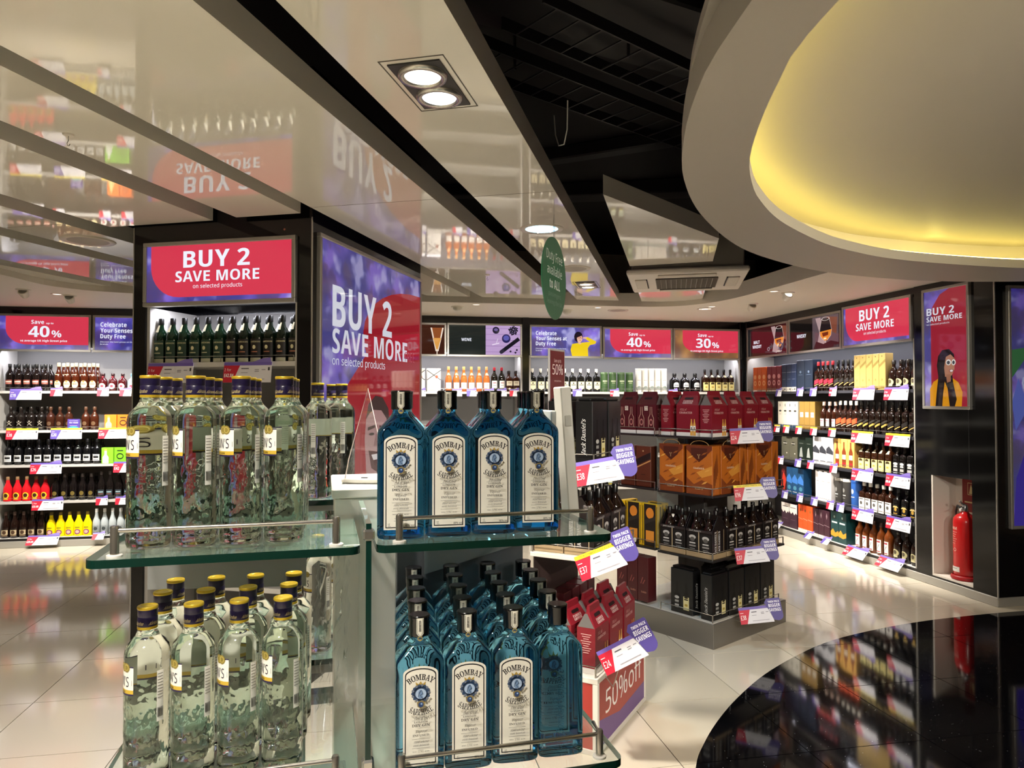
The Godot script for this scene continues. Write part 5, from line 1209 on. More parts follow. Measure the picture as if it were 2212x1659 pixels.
func clear_gin() -> Node3D:
	var o := Node3D.new()
	var rs := []
	var n := FastNoiseLite.new()
	n.seed = 3; n.frequency = 0.075; n.fractal_octaves = 2; n.noise_type = FastNoiseLite.TYPE_SIMPLEX
	for q in [[0.033, 0.0], [0.0376, 0.002], [0.0392, 0.006]]: rs.append(oval(q[0], q[0] * 0.99, 2.2, q[1], 112))
	for k in 83:
		var y := 0.010 + k * 0.0028
		rs.append(oval(0.0396, 0.0393, 2.2, y, 112, 0.0007 * clampf((y - 0.012) * 120.0, 0, 1) * clampf((0.158 - y) * 60.0, 0.0, 1.0), n))
	for q in [[0.0394, 0.2435, 2.2], [0.0384, 0.2495, 2.2], [0.0360, 0.2555, 2.1], [0.0310, 0.2615, 2.1], [0.0255, 0.2670, 2.0], [0.0212, 0.2725, 2.0], [0.0185, 0.2785, 2.0], [0.0168, 0.2860, 2.0], [0.0160, 0.2960, 2.0]]: rs.append(oval(q[0], q[0] * lerpf(1.0, 0.99, clampf((q[0] - 0.017) / 0.02, 0, 1)), q[2], q[1], 112))
	part(o, "glass_body", MB.new().rings(rs, true, 0.2).done(), glass("e9f1e9", 0.040))
	var cap := part(o, "purple_cap", MB.new().lathe([[0.0176, 0.2905], [0.0178, 0.2915], [0.0178, 0.307], [0.0170, 0.3085], [0.0177, 0.310], [0.0176, 0.3225]], 32).done(), mt("1d1638", 0.3))
	part(cap, "gold_rim", MB.new().lathe([[0.0178, 0.3222], [0.0186, 0.3235], [0.0186, 0.3265], [0.0176, 0.328], [0.012, 0.3275], [0.0115, 0.3270]], 32).done(), mt("c9ab2e", 0.3, 0.3))
	part(cap, "gold_band", MB.new().lathe([[0.0180, 0.2855], [0.0180, 0.2905]], 32).done(), mt("c9ab2e", 0.3, 0.3))
	var sg := PB.new(self, 0.0, func(x, y, z): return Vector3((0.0181 + z * 0.3) * sin(x / 0.0178), y, (0.0181 + z * 0.3) * cos(x / 0.0178)))
	sg.text("Alexander Gordon", 0.0, 0.2945, 0.0058, "d8c48a", 0, "s", 0.046, 0.5)
	sg.text("Alexander Gordon", 0.056, 0.2945, 0.0058, "d8c48a", 0, "s", 0.046, 0.5)
	sg.line([[-0.02, 0.2930], [0.012, 0.2945]], 0.0006, "d8c48a")
	part(cap, "signature", sg.done())
	var lb := PB.new(self, 0.0, func(x, y, z):
		var t: float = x / 0.0425
		var q: float = pow(pow(absf(sin(t)) / 0.0396, 2.2) + pow(absf(cos(t)) / 0.0393, 2.2), -1.0 / 2.2) + 0.0004 + z * 0.3
		return Vector3(q * sin(t), y, q * cos(t)))
	lb.rect(0, 0.2, 0.10, 0.048, "eceae0")
	lb.rect(0, 0.2235, 0.10, 0.0022, "2a1f4a"); lb.rect(0, 0.1775, 0.10, 0.0075, "c9a93a"); lb.rect(0, 0.1725, 0.10, 0.0032, "2a1f4a")
	lb.text("GORDON'S", 0.0, 0.187, 0.0185, "1c1830", 0, "r", 0.080)
	lb.text("LONDON DRY GIN", 0.0, 0.1755, 0.0036, "4a3a14", 0, "b", 0.060)
	for s in [0.025, 0.034]:
		lb.ell(s, 0.2225, 0.0085, 0.0085, "8a7a34", 20); lb.ell(s, 0.2225, 0.006, 0.006, "b8a860", 18, 0.75)
	lb.line([[0.047, 0.19], [0.047, 0.20]], 0.0005, "55525a")
	part(o, "front_label", lb.done())
	var bl := PB.new(self, 0.0, func(x, y, z):
		var t: float = x / 0.0425 + 2.35
		var q: float = pow(pow(absf(sin(t)) / 0.0396, 2.2) + pow(absf(cos(t)) / 0.0393, 2.2), -1.0 / 2.2) + 0.0004 + z * 0.3
		return Vector3(q * sin(t), y, q * cos(t)))
	bl.rect(0, 0.165, 0.014, 0.095, "dcdcd4")
	for k in 9: bl.rect(0, 0.206 - k * 0.0055, 0.011, 0.0012, "66645c")
	for k in 6: bl.rect(-0.005 + k * 0.002, 0.135, 0.0011, 0.018, "2c2c2a")
	part(o, "back_label", bl.done())
	return o

func blue_gin(labelled: bool) -> Node3D:
	var o := Node3D.new()
	var rs := []
	for q in [[0.041, 0.030, 6, 0.0], [0.0455, 0.0328, 7, 0.0025], [0.0471, 0.0342, 7.5, 0.007], [0.0471, 0.0342, 7.5, 0.11], [0.0471, 0.0342, 7.5, 0.208], [0.0466, 0.0338, 7, 0.2155], [0.0446, 0.0322, 6, 0.2215], [0.0385, 0.0292, 5, 0.2285], [0.0315, 0.0252, 3.8, 0.2365], [0.0245, 0.0212, 2.8, 0.2440], [0.0195, 0.0185, 2.2, 0.2505], [0.0172, 0.0170, 2, 0.2570], [0.0166, 0.0166, 2, 0.2700]]:
		rs.append(oval(q[0], q[1], q[2], q[3], 64))
	var blue := glass("7cc6e8", 0.042)
	part(o, "glass_body", MB.new().rings(rs, true, 0.2).done(), blue)
	var flute := []
	for q in [[0.0196, 0.2605], [0.0200, 0.2615], [0.0200, 0.2930], [0.0206, 0.2945], [0.0206, 0.2985], [0.0192, 0.30]]:
		var ring := PackedVector3Array()
		for i in 72:
			var a := TAU * i / 72
			var k: float = q[0] * (1.0 - (0.012 if i % 2 and q[1] < 0.2935 else 0.0))
			ring.append(Vector3(k * sin(a), q[1], k * cos(a)))
		flute.append(ring)
	part(o, "black_cap", MB.new().rings(flute, true, 0.5).done(), mt("0a0a0c", 0.18))
	if not labelled:
		var em := PB.new(self)
		em.text("Bombay Sapphire", 0.004, 0.11, 0.016, "4aa6cf", 0, "s", 0.13, 0.3, 0.0, PI / 2)
		part(o, "embossed_lettering", em.done(), blue, Transform3D(Basis(), Vector3(0, 0, 0.0345)))
		return o
	var p := PB.new(self)
	var arch := func(w: float, y0: float, y1: float, rise: float) -> Array:
		var pts := [Vector2(-w, y0), Vector2(w, y0)]
		for i in 13:
			var s := -cos(PI * i / 12.0)
			pts.append(Vector2(-s * w, y1 + rise * sqrt(maxf(0.0, 1 - s * s))))
		return pts
	var pa := "e4e2d6"; var bk := "14141c"
	p.poly(arch.call(0.0335, 0.020, 0.196, 0.014), pa)
	p.poly(arch.call(0.0300, 0.0235, 0.1935, 0.0125), bk)
	p.poly(arch.call(0.0280, 0.0255, 0.1922, 0.0115), pa)
	p.text("BOMBAY", 0.0, 0.1838, 0.0112, bk, 0, "sb", 0.047, 0.0, 0.034)
	p.poly(sc([[-0.5, 0.0], [-0.62, 0.9], [-0.25, 0.45], [0.0, 1.0], [0.25, 0.45], [0.62, 0.9], [0.5, 0.0]], 0.016, 0.010, 0.0, 0.1715), "b89a4a")
	p.ell(0, 0.1595, 0.0170, 0.0155, "2c4464", 30)
	for k in 18:
		var a := TAU * k / 18.0
		p.ell(0.0160 * cos(a), 0.1595 + 0.0146 * sin(a), 0.0026, 0.0026, "33496a" if k % 2 else "6c7688", 8)
	p.ell(0, 0.1595, 0.0112, 0.0106, "a9c0dc", 26); p.ell(0, 0.1595, 0.0112, 0.0106, "1c2c48", 26, 0.93)
	p.poly(sc([[-0.4, -0.9], [0.55, -0.75], [0.35, -0.2], [0.6, 0.1], [0.3, 0.3], [0.25, 0.75], [-0.2, 0.9], [-0.6, 0.5], [-0.55, -0.2]], 0.008, 0.0095, 0.0, 0.1590), "6f8db4")
	p.line([[0.003, 0.1505], [-0.001, 0.157], [0.004, 0.160], [0.001, 0.167]], 0.0008, "1c2c48"); p.line([[-0.005, 0.1535], [-0.004, 0.160], [0.0, 0.1665]], 0.0008, "1c2c48")
	p.poly(sc([[-0.5, 0.3], [0, 0.5], [0.5, 0.3], [0.42, -0.25], [0, -0.5], [-0.42, -0.25]], 0.0155, 0.0155, 0.0, 0.1395), "8a7a48")
	p.ell(0, 0.1395, 0.0052, 0.0052, "26406e", 16); p.ell(0.001, 0.141, 0.0018, 0.0018, "8fb0d8", 8)
	p.text("SAPPHIRE", 0.0, 0.1200, 0.0112, bk, 0, "sb", 0.052, 0.0, -0.040)
	p.text("Distilled", 0.0, 0.1115, 0.0052, bk, 0, "s", 0.026, 0.45)
	p.line([[-0.017, 0.1103], [0.012, 0.1103]], 0.0004, bk)
	p.text("LONDON", 0.0, 0.1055, 0.0034, bk, 0, "sb", 0.026)
	p.text("DRY GIN", 0.0, 0.0985, 0.0050, bk, 0, "sb", 0.034)
	p.text("Vapour", 0.0, 0.0875, 0.0050, bk, 0, "s", 0.022, 0.45)
	p.text("INFUSED", 0.0, 0.0805, 0.0038, bk, 0, "sb", 0.031)
	p.line([[-0.017, 0.0755], [0.017, 0.0755]], 0.0005, bk); p.line([[-0.017, 0.0585], [0.017, 0.0585]], 0.0005, bk)
	p.text("Hand selected", 0.0, 0.0685, 0.0038, bk, 0, "s", 0.028, 0.45); p.text("exotic botanicals", 0.0, 0.0625, 0.0034, bk, 0, "s", 0.030, 0.45)
	p.text("FROM A", -0.0115, 0.0515, 0.0018, bk, 0, "sb", 0.009); p.text("1761", 0, 0.0508, 0.0042, bk, 0, "s", 0.010); p.text("RECIPE", 0.0115, 0.0515, 0.0018, bk, 0, "sb", 0.009)
	p.text("ENGLISH ESTATE", 0, 0.0435, 0.0019, bk, 0, "sb", 0.024); p.text("PRODUCT OF ENGLAND", 0, 0.0385, 0.0017, bk, 0, "r", 0.026)
	p.text("1L", -0.0225, 0.0285, 0.0062, bk, 0, "s", 0.006); p.text("40% vol", 0.018, 0.0285, 0.0042, bk, 0, "sb", 0.019)
	part(o, "front_label", p.done(), null, Transform3D(Basis(), Vector3(0, 0, 0.0344)))
	var q := PB.new(self, 0.0, func(x, y, z):
		var rr: float = lerpf(0.0182, 0.0209, clampf((y - 0.2545) / 0.006, 0, 1))
		return Vector3((rr + z * 0.3) * sin(x / 0.02), y, (rr + z * 0.3) * cos(x / 0.02)))
	q.rect(0, 0.2825, 0.0136, 0.029, "dedccd")
	for s in [-1, 1]:
		for k in 4: q.poly([[s * 0.0017 * k, 0.268], [s * 0.0017 * (k + 1), 0.268], [s * 0.0017 * (k + 1), 0.2595 + 0.0085 * (k + 1) / 4.0 - (0.00001 if k == 3 else 0.0)], [s * 0.0017 * k, 0.2595 + 0.0085 * k / 4.0]], "dedccd")
	q.text("IMPORTED", 0.0018, 0.282, 0.0042, bk, 0, "sb", 0.021, 0.0, 0.0, PI / 2)
	q.line([[-0.0052, 0.296], [-0.0052, 0.2685], [0, 0.262], [0.0052, 0.2685], [0.0052, 0.296]], 0.0006, bk)
	q.ell(0, 0.2575, 0.0052, 0.0052, "b0a460", 16); q.ell(0, 0.2575, 0.0032, 0.0032, "2c4a7a", 12)
	part(o, "neck_strip", q.done())
	return o

func gondola() -> void:
	var white := mt("d9d7cc", 0.35); var grey := mt("8a8c8a", 0.45)
	var t := thing("display_gondola", "white glass-shelved gondola holding the gin bottles", "display stand", FG)
	part(t, "post", bx(0.022, 0.168, 0.06, 1.318, -2.07, -1.755, 0.002), white)
	part(t, "post_cap", bx(0.015, 0.175, 1.320, 1.343, -2.08, -1.745, 0.003), white)
	part(t, "base_deck", bx(-0.42, 0.60, 0.0, 0.06, -2.40, -1.37, 0.004), mt("4c4e50", 0.4))
	for s in [[-0.405, -0.045, 0.150, 0.165], [0.25, 0.583, 0.155, 0.07]]:
		for y in [1.258, 0.816]:
			part(t, "shelf_bracket", MB.new().prism(PackedVector2Array([Vector2(s[0], -y), Vector2(s[1], -y), Vector2(s[1], -y + s[3]), Vector2(s[0], -y + s[2])]), -0.005, 0.005, Transform3D(Basis(Vector3(1, 0, 0), PI / 2), Vector3(0, 0, -1.852))).done(), grey)
	part(t, "back_panel", bx(0.18, 0.52, 0.86, 1.235, -1.885, -1.865, 0.002), mt("5f6366", 0.45))
	var spec := [[-0.41, 0.066, 1.395, 1.86, 1.275], [0.097, 0.588, 1.395, 1.86, 1.275], [-0.41, 0.066, 1.365, 1.86, 0.833], [0.097, 0.585, 1.338, 1.86, 0.833], [-0.41, 0.066, 1.38, 1.86, 0.42], [-0.41, 0.10, 2.06, 2.38, 1.275], [-0.41, 0.10, 2.06, 2.38, 0.833]]
	var nm := ["upper left", "upper right", "lower left", "lower right", "lowest left", "upper rear", "lower rear"]
	for k in spec.size():
		var s: Array = spec[k]
		var p := glass_plate(t, "glass_shelf", s[0], s[1], s[2], s[3], s[4])
		if k < 4: rail(p, s[0] + 0.045, s[1] - 0.045, s[2] + (0.022 if k != 3 else 0.022), s[4], 0.05 if k == 3 or k == 1 else 0.0)
	for y in [1.26, 0.818]: part(t, "cross_beam", bx(-0.40, 0.17, y - 0.03, y, -1.90, -1.87), grey)
	for y in [1.26, 0.818]: part(t, "cross_beam", bx(-0.40, 0.11, y - 0.03, y, -2.10, -2.08), grey)
	var dv := part(t, "glass_divider", bx(0.0765, 0.0865, 0.30, 1.318, -1.72, -1.40), pane("a8d8c4", 0.16))
	part(dv, "green_edge", bx(0.0762, 0.0868, 0.30, 1.318, -1.40, -1.3985), mt("0c2c25", 0.05))
	for y in [1.285, 0.845]: part(t, "shelf_clip", bx(0.070, 0.093, y, y + 0.022, -1.418, -1.394, 0.004), mt("c8c6c0", 0.2, 0.9))
	part(t, "end_panel", bx(0.528, 0.542, 1.278, 1.53, -1.85, -1.64, 0.003), mt("c9cdc8", 0.4))
	var lean := part(t, "leaning_upright", bx(-0.014, 0.014, 0.0, 0.335, -0.03, 0.03, 0.003), mt("d6d4ca", 0.4), Transform3D(Basis(Vector3(0, 0, 1), 0.07), Vector3(0.606, 1.255, -1.72)))
	part(lean, "slot_plate", bx(-0.008, 0.008, 0.235, 0.262, 0.03, 0.0325, 0.001), mt("b0aea4", 0.35))
	# clear gin bottles
	var cg := clear_gin()
	var rng := RandomNumberGenerator.new()
	rng.seed = 11
	var turns := [-92.0, -104.0, -97.0, -97.0]
	for level in 2:
		var y: float = [1.275, 0.833][level]
		for row in 3:
			for i in 4:
				var x := -0.329 + i * 0.0828 + (rng.randf() - 0.5) * 0.001 + row * (0.006 if level else 0.002)
				var d := 1.505 + row * 0.100 + (rng.randf() - 0.5) * 0.006
				var a: float = turns[i] + rng.randf() * 12.0 - 6.0 if level == 0 else -108.0 + rng.randf() * 12.0
				var lb := "clear gin bottle with purple cap, %s row, %s from left, %s shelf" % [["front", "second", "third", "fourth"][row], ordinal(i), ["upper", "lower"][level]]
				put_copy("clear_gin_bottle", FG * tx(x, y, -d, a + 14.0), lb, "bottle", "clear gin bottles on the gondola", cg)
	var far := [[-0.023, 2.13, "upper"], [0.047, 2.25, "upper"], [0.02, 2.33, "upper"], [-0.02, 2.15, "lower"], [0.05, 2.24, "lower"]]
	for k in far.size():
		put_copy("clear_gin_bottle", FG * tx(far[k][0], 1.275 if far[k][2] == "upper" else 0.833, -far[k][1], -150 + 20 * k), "clear gin bottle on %s rear glass shelf, %s from left" % [far[k][2], ["first", "third", "second", "first", "second"][k]], "bottle", "clear gin bottles on the rear shelf", cg)
	# blue gin bottles
	var bg := blue_gin(true); var bare := blue_gin(false)
	for level in 2:
		var y: float = [1.275, 0.833][level]
		for row in (3 if level == 0 else 5):
			for i in 4:
				var x: float = 0.150 + i * 0.0975 if level == 0 else 0.181 + i * 0.0956 + row * 0.009 + 0.0
				var d: float = 1.475 + row * 0.082 + i * 0.004 if level == 0 else 1.412 + row * 0.0985
				if level == 0 and row > 0: x += 0.012 * row
				var plain := level == 1 and i == 3 and row == 0
				var a := (rng.randf() - 0.5) * 3.0 + (-5.0 if level == 0 else -4.0)
				if row > 0: a += (rng.randf() - 0.5) * 3.0
				var lb := "blue gin bottle, %s row, %s from left, %s right shelf" % [["front", "second", "third", "fourth", "fifth"][row], ordinal(i), ["upper", "lower"][level]]
				if plain: lb = "unlabelled side of blue gin bottle at front right, lower shelf"
				put_copy("blue_gin_bottle", FG * tx(x, y, -d, a), lb, "bottle", "blue gin bottles on the gondola", bare if plain else bg)
	stock(FG, "lowest gondola shelf", 0.42, -1.62, [["maroon_carton", -0.30, 4, 0.1, 1]])
	# triangular leaflet holder on the post
	var h := thing("leaflet_holder", "clear triangular leaflet holder standing on white post", "leaflet holder", FG * tx(0.105, 1.3445, -1.86, -20))
	part(h, "wire_frame", MB.new().tube([Vector3(-0.055, 0.0, 0.02), Vector3(-0.045, 0.06, 0.015), Vector3(0.0, 0.24, 0.0), Vector3(0.045, 0.06, 0.015), Vector3(0.055, 0.0, 0.02)], 0.0016, 6).done(), mt("e6d4cc", 0.3))
	part(h, "clear_sheet", MB.new().prism(PackedVector2Array([Vector2(-0.055, 0), Vector2(0.055, 0), Vector2(0.0, -0.24)]), 0.0, 0.002, Transform3D(Basis(Vector3(1, 0, 0), PI / 2 - 0.08), Vector3(0, 0, 0.018))).done(), pane("ffffff", 0.04))
	part(h, "foot", bx(-0.06, 0.06, 0.0, 0.012, -0.03, 0.03, 0.003), mt("e0ded6", 0.3))
	part(h, "foot_tab", bx(-0.012, 0.004, 0.012, 0.014, 0.008, 0.018), mt("2a2a2c", 0.4))
	# crumpled film over the rear bottles of the lower shelf
	var film := MB.new()
	film.smooth(0)
	var nz := FastNoiseLite.new()
	nz.seed = 9; nz.frequency = 0.9
	var pt := func(i: int, j: int) -> Vector3:
		var u := i / 20.0; var v := j / 24.0
		return Vector3(-0.02 + u * 0.075 + nz.get_noise_2d(i * 1.3, j) * 0.012, 0.86 + v * 0.34 + nz.get_noise_2d(j, i * 1.1 + 40) * 0.01, -1.66 - u * 0.06 + nz.get_noise_2d(i + 90, j * 1.2) * 0.022)
	for i in 20:
		for j in 24:
			film.quad(pt.call(i, j), pt.call(i + 1, j), pt.call(i + 1, j + 1), pt.call(i, j + 1))
	solo("plastic_film", film.done(), pane("f4f6f4", 0.10), FG, "crumpled clear plastic film beside the lower gin bottles", "plastic film")

# ---------------------------------------------------------------- goods of the promotion stands
func carrier(dark: bool) -> Node3D:
	var o := Node3D.new()
	var w := 0.166; var d := 0.088
	var red := "4c141c" if dark else "7a1522"
	var b := MB.new()
	b.flat()
	var lv := [[0.0, w / 2, d / 2], [0.20, w / 2, d / 2], [0.262, w / 2 - 0.022, 0.008], [0.29, w / 2 - 0.026, 0.006]]
	for k in 3:
		var p: Array = lv[k]; var q: Array = lv[k + 1]
		for s in [-1, 1]:
			b.facing(Vector3(-p[1], p[0], s * p[2]), Vector3(p[1], p[0], s * p[2]), Vector3(q[1], q[0], s * q[2]), Vector3(-q[1], q[0], s * q[2]), Vector3(0, 0.12, 0))
			b.facing(Vector3(s * p[1], p[0], -p[2]), Vector3(s * p[1], p[0], p[2]), Vector3(s * q[1], q[0], q[2]), Vector3(s * q[1], q[0], -q[2]), Vector3(0, 0.12, 0))
	b.quad(Vector3(-w / 2, 0, -d / 2), Vector3(w / 2, 0, -d / 2), Vector3(w / 2, 0, d / 2), Vector3(-w / 2, 0, d / 2))
	b.quad(Vector3(-lv[3][1], 0.29, 0.006), Vector3(lv[3][1], 0.29, 0.006), Vector3(lv[3][1], 0.29, -0.006), Vector3(-lv[3][1], 0.29, -0.006))
	part(o, "carton", b.done(), mt(red, 0.38))
	var lip := "d9a9a4"
	for s in [0, 1]:
		var p := PB.new(self)
		p.rect(0, 0.012, w, 0.024, "dcd6d0")
		if dark:
			for x in [-0.042, 0.042]:
				p.line([[x - 0.022, 0.045], [x - 0.022, 0.11], [x - 0.008, 0.135], [x - 0.007, 0.185]], 0.003, "e0b8a0"); p.line([[x + 0.022, 0.045], [x + 0.022, 0.11], [x + 0.008, 0.135], [x + 0.007, 0.185]], 0.003, "e0b8a0")
				p.ell(x, 0.08, 0.016, 0.024, "b0706a", 14, 0.6)
			p.rect(0, 0.175, 0.03, 0.03, "e8d8c8"); p.text("TWIN", 0, 0.178, 0.008, red, 0, "b", 0.026); p.text("PACK", 0, 0.165, 0.008, red, 0, "b", 0.026)
		else:
			p.text("FULL of", -0.03, 0.165, 0.012, lip, 0, "s", 0.05, 0.3); p.text("CHARACTER", -0.01, 0.145, 0.012, lip, 0, "sb", 0.10)
			for x in [0.035, 0.058]:
				p.poly([[x - 0.010, 0.005], [x + 0.010, 0.005], [x + 0.010, 0.07], [x + 0.004, 0.095], [x + 0.004, 0.11], [x - 0.004, 0.11], [x - 0.004, 0.095], [x - 0.010, 0.07]], "d8a048")
				p.rect(x, 0.05, 0.018, 0.034, "f0ece4"); p.rect(x, 0.05, 0.006, 0.02, "2a2422")
		part(o, "printed_front", p.done(), null, Transform3D(Basis(UPV, PI * s), Vector3(0, 0, (d / 2 + 0.0004) * (1 if s == 0 else -1))))
		var sl := PB.new(self)   # sloped roof panel
		sl.rect(0, 0.050, 0.052, 0.016, "160a0c"); sl.ell(-0.026, 0.050, 0.008, 0.008, "160a0c", 12); sl.ell(0.026, 0.050, 0.008, 0.008, "160a0c", 12)
		if not dark:
			sl.text("FAMOUS", 0, 0.024, 0.011, "e2c8c4", 0, "sb", 0.075); sl.text("GROUSE", 0, 0.010, 0.011, "e2c8c4", 0, "sb", 0.075)
		var ang := atan2(d / 2 - 0.008, 0.062)
		part(o, "roof_print", sl.done(), null, Transform3D(Basis(UPV, PI * s) * Basis(Vector3(1, 0, 0), -ang), Basis(UPV, PI * s) * Vector3(0, 0.20, d / 2 + 0.0006)))
		var sd := PB.new(self)
		sd.poly([[-d / 2 + 0.004, 0.2], [d / 2 - 0.004, 0.2], [0.006, 0.262], [-0.006, 0.262]], "6a6664")
		for k in 9: sd.rect(0, 0.17 - k * 0.010, 0.05 - 0.012 * (k % 3), 0.003, lip)
		sd.rect(0, 0.012, d, 0.024, "dcd6d0")
		var sang := atan2(0.022, 0.062)
		part(o, "side_print", sd.done(), null, Transform3D(Basis(UPV, PI / 2 + PI * s), Vector3((w / 2 + 0.0004) * (1 if s == 0 else -1), 0, 0)))
	return o

func gift_bag(kind: String) -> Node3D:
	var o := Node3D.new()
	var w := 0.19; var h := 0.31; var d := 0.085
	if kind == "black":
		w = 0.175; h = 0.285
		part(o, "carton", bx(-w / 2, w / 2, 0, h, -d / 2, d / 2, 0.003), mt("121213", 0.28))
		var p := PB.new(self)
		for x in [-0.036, 0.036]:
			p.poly([[x - 0.022, 0.02], [x + 0.022, 0.02], [x + 0.022, 0.12], [x + 0.007, 0.15], [x + 0.007, 0.20], [x - 0.007, 0.20], [x - 0.007, 0.15], [x - 0.022, 0.12]], "060606")
		p.rect(0.036, 0.07, 0.044, 0.085, "d9cf98"); p.rect(0.036, 0.095, 0.03, 0.008, "2c2414"); p.rect(0.036, 0.06, 0.022, 0.014, "a8903a"); p.ell(0.036, 0.108, 0.016, 0.006, "2c2414", 12)
		p.rect(-0.036, 0.07, 0.044, 0.085, "161616"); p.ell(-0.036, 0.100, 0.018, 0.010, "b0b0ac", 14); p.rect(-0.036, 0.075, 0.03, 0.014, "90908c"); p.rect(-0.036, 0.05, 0.032, 0.012, "a8a8a4"); p.rect(-0.036, 0.036, 0.026, 0.005, "90908c")
		part(o, "printed_front", p.done(), null, Transform3D(Basis(), Vector3(0, 0, d / 2 + 0.0004)))
		for s in [-1, 1]:
			var q := PB.new(self)
			q.text("Jack Daniel's", 0.008, 0.12, 0.020, "c8c8c4", 0, "s", 0.16, 0.4, 0.0, PI / 2)
			part(o, "side_print", q.done(), null, Transform3D(Basis(UPV, s * PI / 2), Vector3(s * (w / 2 + 0.0004), 0, 0)))
		part(o, "folded_top", bx(-w / 2 + 0.004, w / 2 - 0.004, h, h + 0.014, -d / 2 + 0.01, d / 2 - 0.01, 0.006), mt("0c0c0d", 0.35))
		return o
	part(o, "bag", bx(-w / 2, w / 2, 0, h, -d / 2, d / 2, 0.002), mt("b4621c", 0.4))
	for s in [0, 1]:
		var p := PB.new(self)
		p.poly([[-w / 2, h], [w / 2, h], [w / 2, h * 0.92], [0.0, h * 0.66], [-w / 2, h * 0.92]], "6a2c10")
		p.poly([[-w * 0.32, h * 0.95], [w * 0.32, h * 0.95], [w * 0.30, h * 0.80], [0.0, h * 0.66], [-w * 0.30, h * 0.80]], "4a1c0c")
		p.poly([[-w / 2, 0.0], [w / 2, 0.0], [w / 2, h * 0.22], [w * 0.1, h * 0.30], [-w * 0.2, h * 0.20], [-w / 2, h * 0.34]], "7c3a14")
		p.poly([[-w * 0.1, h * 0.45], [w / 2, h * 0.60], [w / 2, h * 0.42], [w * 0.1, h * 0.34]], "cf8a34")
		for k in 9:
			var by := h * (0.12 + 0.085 * k); var bx0 := w * (-0.46 + 0.11 * (k * 5 % 7))
			p.poly([[bx0, by], [bx0 + w * 0.16, by + h * 0.03], [bx0 + w * 0.24, by + h * 0.075], [bx0 + w * 0.10, by + h * 0.055]], ["8a4416", "d89a44", "94501c"][k % 3])
		p.text("Y", 0.0, h * 0.74, h * 0.08, "c8a070", 0, "s"); p.text("Glenfiddich", 0.0, h * 0.52, h * 0.035, "f0dcc0", 0, "s", w * 0.42)
		p.text("YEARS 14", 0, h * 0.10, h * 0.035, "d8b88a", 0, "s", w * 0.32); p.rect(0, h * 0.16, w * 0.5, 0.0012, "d8b88a")
		part(o, "printed_front", p.done(), null, Transform3D(Basis(UPV, PI * s), Vector3(0, 0, (d / 2 + 0.0004) * (1 if s == 0 else -1))))
		var q := PB.new(self)
		for k in 7: q.poly([[-0.03 + 0.008 * k, 0.02 + 0.02 * k], [-0.024 + 0.008 * k, 0.02 + 0.02 * k], [-0.02 + 0.005 * k, 0.16 + 0.018 * k], [-0.028 + 0.006 * k, 0.18 + 0.012 * k]], "7c3c14")
		part(o, "side_print", q.done(), null, Transform3D(Basis(UPV, PI / 2 + PI * s), Vector3((w / 2 + 0.0004) * (1 if s == 0 else -1), 0, 0)))
	var arc := []
	for i in 13:
		var a := PI * i / 12.0
		arc.append(Vector3(cos(a) * w * 0.36, h - 0.004 + sin(a) * 0.035, d / 2 - 0.006))
	part(o, "rope_handle", MB.new().tube(arc, 0.0018, 6).done(), mt("b89058", 0.7))
	return o

